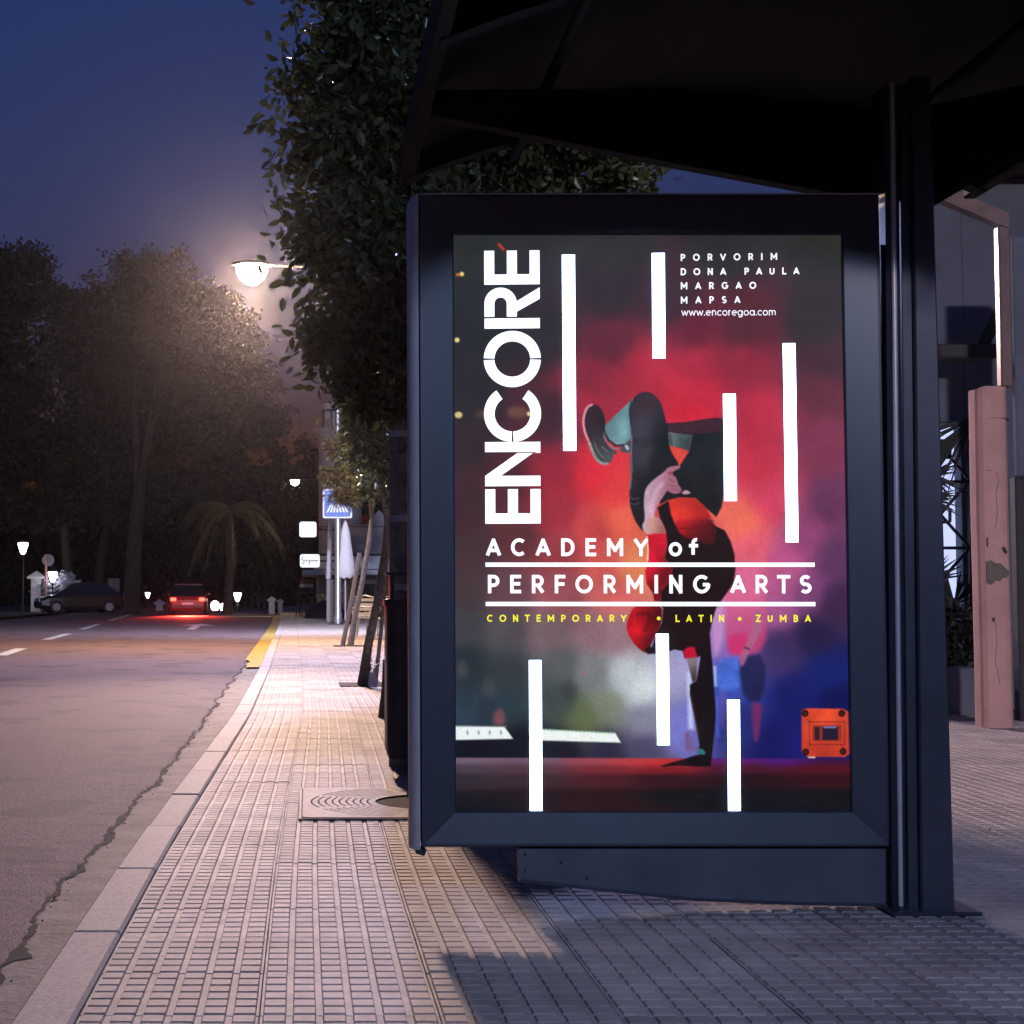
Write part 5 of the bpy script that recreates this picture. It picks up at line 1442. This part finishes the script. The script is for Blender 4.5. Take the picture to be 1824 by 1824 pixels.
cpart('coping', 'plaster', 570, 934, 790, 937.5, CD - .1, CD + 8, bev=.01)
pa, pb_, pc = P(660, 936, CD), P(690, 936, CD), P(676, 908, CD)
o = MB().prism([(pa.x, pa.z), (pb_.x, pb_.z), (pb_.x, pb_.z + .3), (pc.x, pc.z), (pa.x, pa.z + .3)], CD + .2, CD + 3).build('gable', M['plaster']); adopt(cafe, o)
tc = P(606, 800, CD + 4)
o = MB().lathe((tc.x, CD + 4, 0), [(.95, 2.5), (.95, P(606, 778, CD + 4).z), (1.15, P(606, 772, CD + 4).z), (1.2, P(606, 766, CD + 4).z), (.85, P(606, 764, CD + 4).z), (.85, P(606, 762, CD + 4).z)], 20).build('turret', M['plaster']); adopt(cafe, o)
for k in range(9):
    a = k * .7; p = Vector((tc.x + .8 * math.cos(a), CD + 4 + .8 * math.sin(a), P(606, 764, CD + 4).z))
    q = MB().tube([p, p + Vector((0, 0, .75))], .03, 6).build('baluster', M['dark_wood']); adopt(cafe, q)
o = MB().lathe((tc.x, CD + 4, P(606, 764, CD + 4).z), [(.82, .72), (.84, .76), (.82, .80)], 20, capb=False).build('railing', M['dark_wood']); adopt(cafe, o)
o = MB().box((tc.x - .45, CD + 4, P(606, 755, CD + 4).z + .3), (.45, .45, 1.2), bev=.03).build('chimney', M['plaster']); adopt(cafe, o)
# lit signs on brackets
def box_sign(x0, y0, x1, y1, d, label, skew=0):
    a, b = P(x0, y0, d), P(x1, y1, d)
    root = empty('lit_sign', ((a.x + b.x) / 2, d, a.z)); tag(root, label, 'sign', 'lit cafe signs')
    cx, cz, w, h = (a.x + b.x) / 2, (a.z + b.z) / 2, b.x - a.x, a.z - b.z
    adopt(root, MB().prism(rr(cx, cz, w, h, .09), d + .012, d + .22).build('case', M['iron']))
    adopt(root, MB().prism(rr(cx, cz, w * .98, h * .98, .09), d, d + .01).build('face', M['e_sign']))
    adopt(root, MB().tube([(b.x - .05, d + .1, cz), (b.x + .9, d + .3, cz)], .03, 6).build('bracket', M['iron']))
    return root, cx, cz, w, h
box_sign(533, 929, 564, 957, CD - 5, 'blank glowing white box sign above the lettered one')
rt, cx, cz, w, h = box_sign(534, 987, 570, 1011, CD - 5, 'glowing white box sign with dark handwritten lettering')
# handwriting, as far as it can be read
script = [[(-.30, .20), (-.38, .26), (-.42, .14), (-.34, .04), (-.28, -.06), (-.32, -.2), (-.42, -.16)], [(-.28, .02), (-.22, .08), (-.2, -.08), (-.14, .08)], [(-.14, .06), (-.08, .08), (-.1, -.06), (-.02, .06), (-.03, -.26), (-.1, -.24)], [(0, .0), (.06, .07), (.04, -.06), (.12, .04)], [(.14, .05), (.14, -.05), (.2, .05), (.26, -.04), (.3, .06)], [(.32, .05), (.33, -.05), (.4, .04)]]
hw = MB()
for sline in script:
    pts = [(cx + a * w, CD - 5 - .006, cz + b * h) for a, b in sline]; hw.tube(pts, .016, 5)
adopt(rt, hw.build('lettering', M['iron']))
# downlight strip of the signs on the pavement comes from their faces
# folded parasol and its pillar-like base
pd_ = 50
p = P(615, 1000, pd_)
root = empty('folded_parasol', (p.x, pd_, 0)); tag(root, 'folded white parasol beside the sign pole', 'parasol')
vs, fs = [], []
lev = [(930, .05), (945, .13), (975, .20), (1005, .27), (1022, .30), (1031, .22)]
for i, (yy, r) in enumerate(lev):
    z = P(615, yy, pd_).z
    for k in range(14):
        a = 2 * math.pi * k / 14; rr_ = r * (1 + .22 * (k % 2) - .1); vs.append((p.x + rr_ * math.cos(a), pd_ + rr_ * math.sin(a), z + (.05 * (k % 2) if i == 5 else 0)))
for i in range(5):
    for k in range(14): fs.append((i * 14 + k, i * 14 + (k + 1) % 14, i * 14 + 14 + (k + 1) % 14, i * 14 + 14 + k))
adopt(root, MB().add(vs, fs, True).build('canopy', M['cloth']))
adopt(root, MB().tube([(p.x, pd_, .02), (p.x, pd_, P(615, 926, pd_).z)], .035, 8).build('pole', M['galv']))
adopt(root, MB().lathe((p.x, pd_, 0), [(.3, 0), (.3, .06), (.06, .1)], 14).build('base', M['iron']))
p = P(588, 1000, 53)
root = empty('terrace_pillar', (p.x, 53, 0)); tag(root, 'square grey pillar left of the sign pole', 'pillar')
adopt(root, MB().box((p.x, 53, P(588, 1032, 53).z / 2), (.24, .24, P(588, 1032, 53).z), bev=.01).build('shaft', M['sign_grey']))
adopt(root, MB().tube([(p.x - .05, 53, P(588, 1031, 53).z), (p.x, 53, P(588, 930, 53).z)], [.10, .07], 8).build('rolled_awning', M['cloth']))
# red awning and iron fence in front of the cafe
p = P(545, 1036, CD + 4)
root = empty('red_awning', (p.x, CD + 4, p.z)); tag(root, 'small red awning under the lettered sign', 'awning')
a, b = P(534, 1040, CD + 4), P(558, 1040, CD + 4)
adopt(root, MB().prism([(a.x, a.z), (b.x, b.z), (b.x - .1, b.z + .22), (a.x + .1, a.z + .22)], CD + 3.4, CD + 4.2).build('cloth', M['terracotta']))
adopt(root, MB().prism([(a.x, a.z - .16), (b.x, b.z - .16), (b.x, b.z - .01), (a.x, a.z - .01)], CD + 3.36, CD + 3.39).build('valance', M['cloth']))
for s in (a, b): adopt(root, MB().tube([(s.x, CD + 3.4, 0), (s.x, CD + 3.4, s.z)], .03, 6).build('post', M['iron']))
root = empty('terrace_fence', (P(560, 1080, 64).x, 64, 0)); tag(root, 'dark iron terrace fence with crossed arches below the signs', 'fence')
for k in range(7):
    c = P(536 + k * 11, 1080, 64).x
    adopt(root, MB().tube([(c - .2, 64, 0), (c - .16, 64, .55), (c, 64, .95), (c + .16, 64, .55), (c + .2, 64, 0)], .022, 5).build('arch', M['iron']))
a, b = P(530, 1050, 64), P(612, 1050, 64)
adopt(root, MB().tube([(a.x, 64, .97), (b.x, 64, .97)], .02, 5).build('rail', M['iron']))
# dark low parked thing behind the fence: a covered mound of stacked terrace furniture
p = P(580, 1075, 62)
mb = MB().lathe((p.x, 62, 0), [(.85, 0), (.75, .3), (.45, .55), (.15, .68)], 12)
tag(mb.build('covered_stack', M['iron']), 'low dark tarpaulin-covered heap behind the sign pole', 'heap')

# metal terrace chairs
def chair(loc, yaw, label):
    root = empty('terrace_chair', loc); tag(root, label, 'chair', 'metal terrace chairs')
    def add(mb, n, m='galv'): o = mb.build(n, M[m]); o.parent = root
    for sx in (-1, 1):
        add(MB().tube([(sx * .23, -.22, 0), (sx * .24, -.22, .44), (sx * .25, -.18, .64), (sx * .25, .12, .66), (sx * .24, .22, .6)], .016, 6), 'arm_frame')
        add(MB().tube([(sx * .22, .26, 0), (sx * .22, .2, .44), (sx * .2, .27, .86), (0, .29, .9)], .016, 6), 'leg')
    add(MB().box((0, 0, .44), (.44, .42, .025), bev=.01), 'seat')
    for k in range(4): add(MB().box((0, .225 + .016 * k, .52 + k * .095), (.40, .012, .06), bev=.004), 'back_slat')
    root.rotation_euler = (0, 0, yaw); return root
c_ = P(662, 1100, 33); chair((c_.x, 33, .002), 2.6, 'silver terrace chair seen between the leaning young trees')
c_ = P(690, 1100, 32); chair((c_.x, 32, .002), -.5, 'silver terrace chair next to the litter bin edge')
c_ = P(650, 1100, 35.5); chair((c_.x, 35.5, .002), 1.2, 'rear silver terrace chair behind the leaning stakes')

# ------------------------------------------------------------------ house on the right
HD = 13.6
hs = empty('porch_house', (5.2, HD, 0)); tag(hs, 'dark blue-grey house with porch beams and a lit barred window at the right', 'building')
def hp(name, m, c, s, bev=.01):
    o = MB().box(c, s, bev=bev).build(name, M[m]); adopt(hs, o); return o
def hbx(name, m, x0, y0, x1, y1, d0, d1, bev=.01):
    o = MB().box(*bx(x0, y0, x1, y1, d0, d1), bev=bev).build(name, M[m]); adopt(hs, o); return o
WX0, WX1, WY0, WY1 = 1600, 1727, 752, 1090
a, b = P(WX0, WY0, HD), P(WX1, WY1, HD)
# wall with a window opening (four pieces around it)
XL_, XR_ = a.x - .03, 8.5
ztop = P(1700, 316, HD).z
hp('wall', 'blue_wall', ((XL_ + a.x) / 2, HD + .15, ztop / 2), (a.x - XL_, .3, ztop))
hp('wall', 'blue_wall', ((b.x + XR_) / 2, HD + .15, ztop / 2), (XR_ - b.x, .3, ztop))
hp('wall', 'blue_wall', ((a.x + b.x) / 2, HD + .15, (a.z + ztop) / 2), (b.x - a.x, .3, ztop - a.z))
hp('wall', 'blue_wall', ((a.x + b.x) / 2, HD + .15, b.z / 2), (b.x - a.x, .3, b.z))
win = MB().add([(a.x, HD + .26, b.z), (b.x, HD + .26, b.z), (b.x, HD + .26, a.z), (a.x, HD + .26, a.z)], [(0, 1, 2, 3)]).build('lit_window', M['e_window']); adopt(hs, win)
fw = .035
for c, s in ((((a.x + b.x) / 2, HD + .06, a.z - fw / 2), (b.x - a.x, .06, fw)), (((a.x + b.x) / 2, HD + .06, b.z + fw / 2), (b.x - a.x, .06, fw)), ((b.x - fw / 2, HD + .06, (a.z + b.z) / 2), (fw, .06, a.z - b.z - 2 * fw)), ((a.x + fw / 2, HD + .06, (a.z + b.z) / 2), (fw, .06, a.z - b.z - 2 * fw))):
    hp('window_frame', 'blue_wall', c, s, .004)
# diagonal bars
gz = HD - .05
def bar(p0, p1, r=.014):
    q0, q1 = P(*p0, gz), P(*p1, gz)
    adopt(hs, MB().tube([q0, q1], r, 6).build('window_bar', M['iron']))
for p0, p1 in (((1660, 830), (1727, 758)), ((1672, 790), (1727, 855)), ((1727, 855), (1672, 920)), ((1665, 905), (1727, 975)), ((1727, 975), (1672, 1040)), ((1660, 858), (1727, 858)), ((1660, 976), (1727, 976)), ((1692, 785), (1692, 815)), ((1692, 905), (1692, 930)), ((1672, 785), (1692, 785)), ((1672, 815), (1692, 815)), ((1672, 930), (1692, 930)), ((1729, 740), (1729, 1100)), ((1672, 745), (1672, 1100)), ((1640, 960), (1672, 905)), ((1640, 760), (1672, 790))):
    bar(p0, p1)
hbx('wall_plate', 'dark_wood', 1560, 612, 1778, 637, HD - .6, HD - .3)
hp('roof_overhang', 'dark_wood', ((XL_ + XR_) / 2, HD - .1, ztop + .06), (XR_ - XL_, 1.4, .12), .02)
# knee brace from the beam up to the rafter
q0, q1 = P(1752, 612, HD - .5), P(1800, 520, HD - .5)
adopt(hs, MB().tube([q0, q1], .05, 6).build('brace', M['dark_wood']))
# beyond the column the wall is dark plank
hbx('plank_wall', 'dark_wood', 1808, 850, 1900, 1330, HD - 1.8, HD - 1.7)
hbx('stained_wall', 'blue_wall', 1803, 420, 1900, 849, HD - 1.75, HD - 1.68)
# porch column with steel post and rafter
cg = G(1783, 1297); cd = cg.y
cw = 56 * cd / FPX
col = empty('porch_column', (cg.x, cd, 0)); tag(col, 'pink plastered porch column with a flaked grey patch and a steel post on top', 'column')
ch = P(1783, 690, cd).z
def colx(z): return cg.x - .0 * z
vs, fs = [], []
n = 16
zs = [0, .02, .5, 1.0, 1.5, 2.0, ch - .02, ch]
for i, z in enumerate(zs):
    for (x, y) in rr(cg.x, cd + cw / 2, cw * (1 if z > .01 else 1.02), cw, cw * .30, 3):
        vs.append((x + math.sin(z * 3.1) * .002, y, z + (0.012 * math.sin(x * 40) if i == len(zs) - 1 else 0)))
n = len(vs) // len(zs)
for i in range(len(zs) - 1):
    for k in range(n): fs.append((i * n + k, i * n + (k + 1) % n, i * n + n + (k + 1) % n, i * n + n + k))
fs.append(tuple((len(zs) - 1) * n + k for k in range(n)))
adopt(col, MB().add(vs, fs, False).build('shaft', M['pink']))
def on_col(pts, name, m, lift):
    """flake or crack lying on the front of the column"""
    q = [P(x, y, cd - lift) for x, y in pts]
    o = MB().prism([(p.x, p.z) for p in q], cd - lift, cd + .03).build(name, M[m]); adopt(col, o)
on_col([(1757, 1000), (1766, 998), (1772, 1003), (1782, 1003), (1790, 1010), (1799, 1020), (1795, 1028), (1786, 1030), (1781, 1036), (1774, 1034), (1766, 1042), (1758, 1038)], 'bare_patch', 'bare', .002)
on_col([(1784, 975), (1790, 974), (1795, 984), (1791, 987), (1786, 981)], 'chip', 'crack', .002)
on_col([(1768, 1100), (1772, 1101), (1771, 1108), (1767, 1106)], 'chip', 'crack', .002)
on_col([(1758, 958), (1760, 957), (1760, 975), (1758, 972)], 'chip', 'crack', .002)
def crack(pts, w=.7):
    on_col(stroke_poly(pts, w), 'crack', 'crack', .0015)
crack([(1775, 840), (1779, 856), (1774, 880), (1777, 910), (1773, 940)]); crack([(1772, 1100), (1776, 1140), (1773, 1180), (1778, 1200), (1781, 1220)]); crack([(1764, 746), (1775, 744), (1792, 745), (1799, 748)], .9); crack([(1757, 838), (1768, 838)])
p0 = P(1789, 690, cd + .1); p1 = P(1786, 404, cd + .1)
adopt(col, MB().box(((p0.x + p1.x) / 2, cd + .1, (p0.z + p1.z) / 2), (.085, .085, p1.z - p0.z), bev=.012).build('steel_post', M['brown_steel']))
q = [P(1792, 396, cd + .1), P(1662, 340, cd + .1)]
mb = MB()
v0, v1 = Vector(q[0]), Vector(q[1])
up = Vector((0, 0, .055))
mb.add([v0 - up + Vector((0, -.05, 0)), v1 - up + Vector((0, -.05, 0)), v1 + up + Vector((0, -.05, 0)), v0 + up + Vector((0, -.05, 0)), v0 - up + Vector((0, .05, 0)), v1 - up + Vector((0, .05, 0)), v1 + up + Vector((0, .05, 0)), v0 + up + Vector((0, .05, 0))],
       [(0, 1, 2, 3), (4, 7, 6, 5), (0, 4, 5, 1), (3, 2, 6, 7), (0, 3, 7, 4), (1, 5, 6, 2)])
adopt(col, mb.build('rafter', M['brown_steel']))
v2 = P(1900, 445, cd + .1)
adopt(col, MB().box((v2.x, cd + .1, v2.z), (.02, .02, .02)).build('rafter_end', M['brown_steel']))
# low garden wall with dark planting behind
lw = MB().box(*bx(1560, 1190, 1772, 1290, 12.4, 12.7), bev=.01).build('garden_wall', M['blue_wall']); tag(lw, 'low blue-grey garden wall between shelter post and column', 'wall')
lb = [(P(1715, 1140, 13.0).x, 13.0, P(1715, 1140, 13).z, .38, .25, .26), (P(1650, 1130, 13.0).x, 13.0, P(1650, 1140, 13).z, .4, .25, .3)]
pts, od = blob_points(lb, 3800, 120, .2, (300, .05))
v, f = leaf_cloud(pts, np.ones(len(pts)), od, .07, .035, .1, 121)
root = empty('garden_bush', (P(1700, 1150, 13).x, 13.0, 0)); tag(root, 'dark bush behind the low garden wall', 'bush')
stm = MB()
for k in range(6): stm.tube([(root.location.x + (k - 3) * .05, 13, 0), (root.location.x + (k - 3) * .12, 13, .9)], [.02, .008], 5)
adopt(root, raw_mesh('foliage', v, f, M['leaf_far']), stm.build('stem', M['dark_bark']))
# spiky palm in front of the window
root = empty('garden_palm', (P(1690, 1150, 13.2).x, 13.2, 0)); tag(root, 'spiky dark garden palm silhouetted against the lit window', 'palm tree')
for (cx0, cy0, num, ln, a0, a1) in ((1700, 1075, 26, .42, 10, 170), (1735, 745, 22, .75, 190, 262), (1660, 850, 16, .3, -60, 60), (1655, 890, 14, .3, -40, 50), (1650, 1040, 14, .35, 0, 80)):
    c0 = P(cx0, cy0, 13.3)
    mb = MB()
    for k in range(num):
        a = R(random.uniform(a0, a1)); l = ln * random.uniform(.6, 1.1); yy = random.uniform(-.1, .1)
        tip = c0 + Vector((math.cos(a) * l, yy, math.sin(a) * l - .08 * l)); mid = c0.lerp(tip, .5) + Vector((0, 0, .04 * l)); w_ = Vector((-math.sin(a), 0, math.cos(a))) * .011
        mb.add([c0 - w_ * .5, mid - w_, tip, mid + w_, c0 + w_ * .5], [(0, 1, 2, 3, 4)])
    adopt(root, mb.build('frond', M['leaf_far']))
adopt(root, MB().tube([(root.location.x, 13.3, 0), (root.location.x + .05, 13.3, .9)], [.06, .05], 8).build('trunk', M['dark_bark']))
q0, q1 = P(1742, 1150, 13.3), P(1736, 735, 13.3)
adopt(root, MB().tube([(q0.x, 13.3, 0), q1], [.05, .03], 8).build('trunk', M['dark_bark']))

# ------------------------------------------------------------------ haze added for a glow round the lamps
hm = bpy.data.materials.new('haze_air'); hm.use_nodes = True
N, L = hm.node_tree.nodes, hm.node_tree.links
N.remove(N['Principled BSDF'])
pvn = N.new('ShaderNodeVolumePrincipled')
pvn.inputs['Color'].default_value = (.9, .88, .95, 1); pvn.inputs['Density'].default_value = 0.00014; pvn.inputs['Anisotropy'].default_value = .92
L.new(pvn.outputs[0], N['Material Output'].inputs['Volume'])
hz = MB().box((0, 197, 14.5), (404, 450, 31.5)).build('haze', hm)
tag(hz, 'thin haze added to the street air for a glow round the lamps', 'haze', kind='stuff')
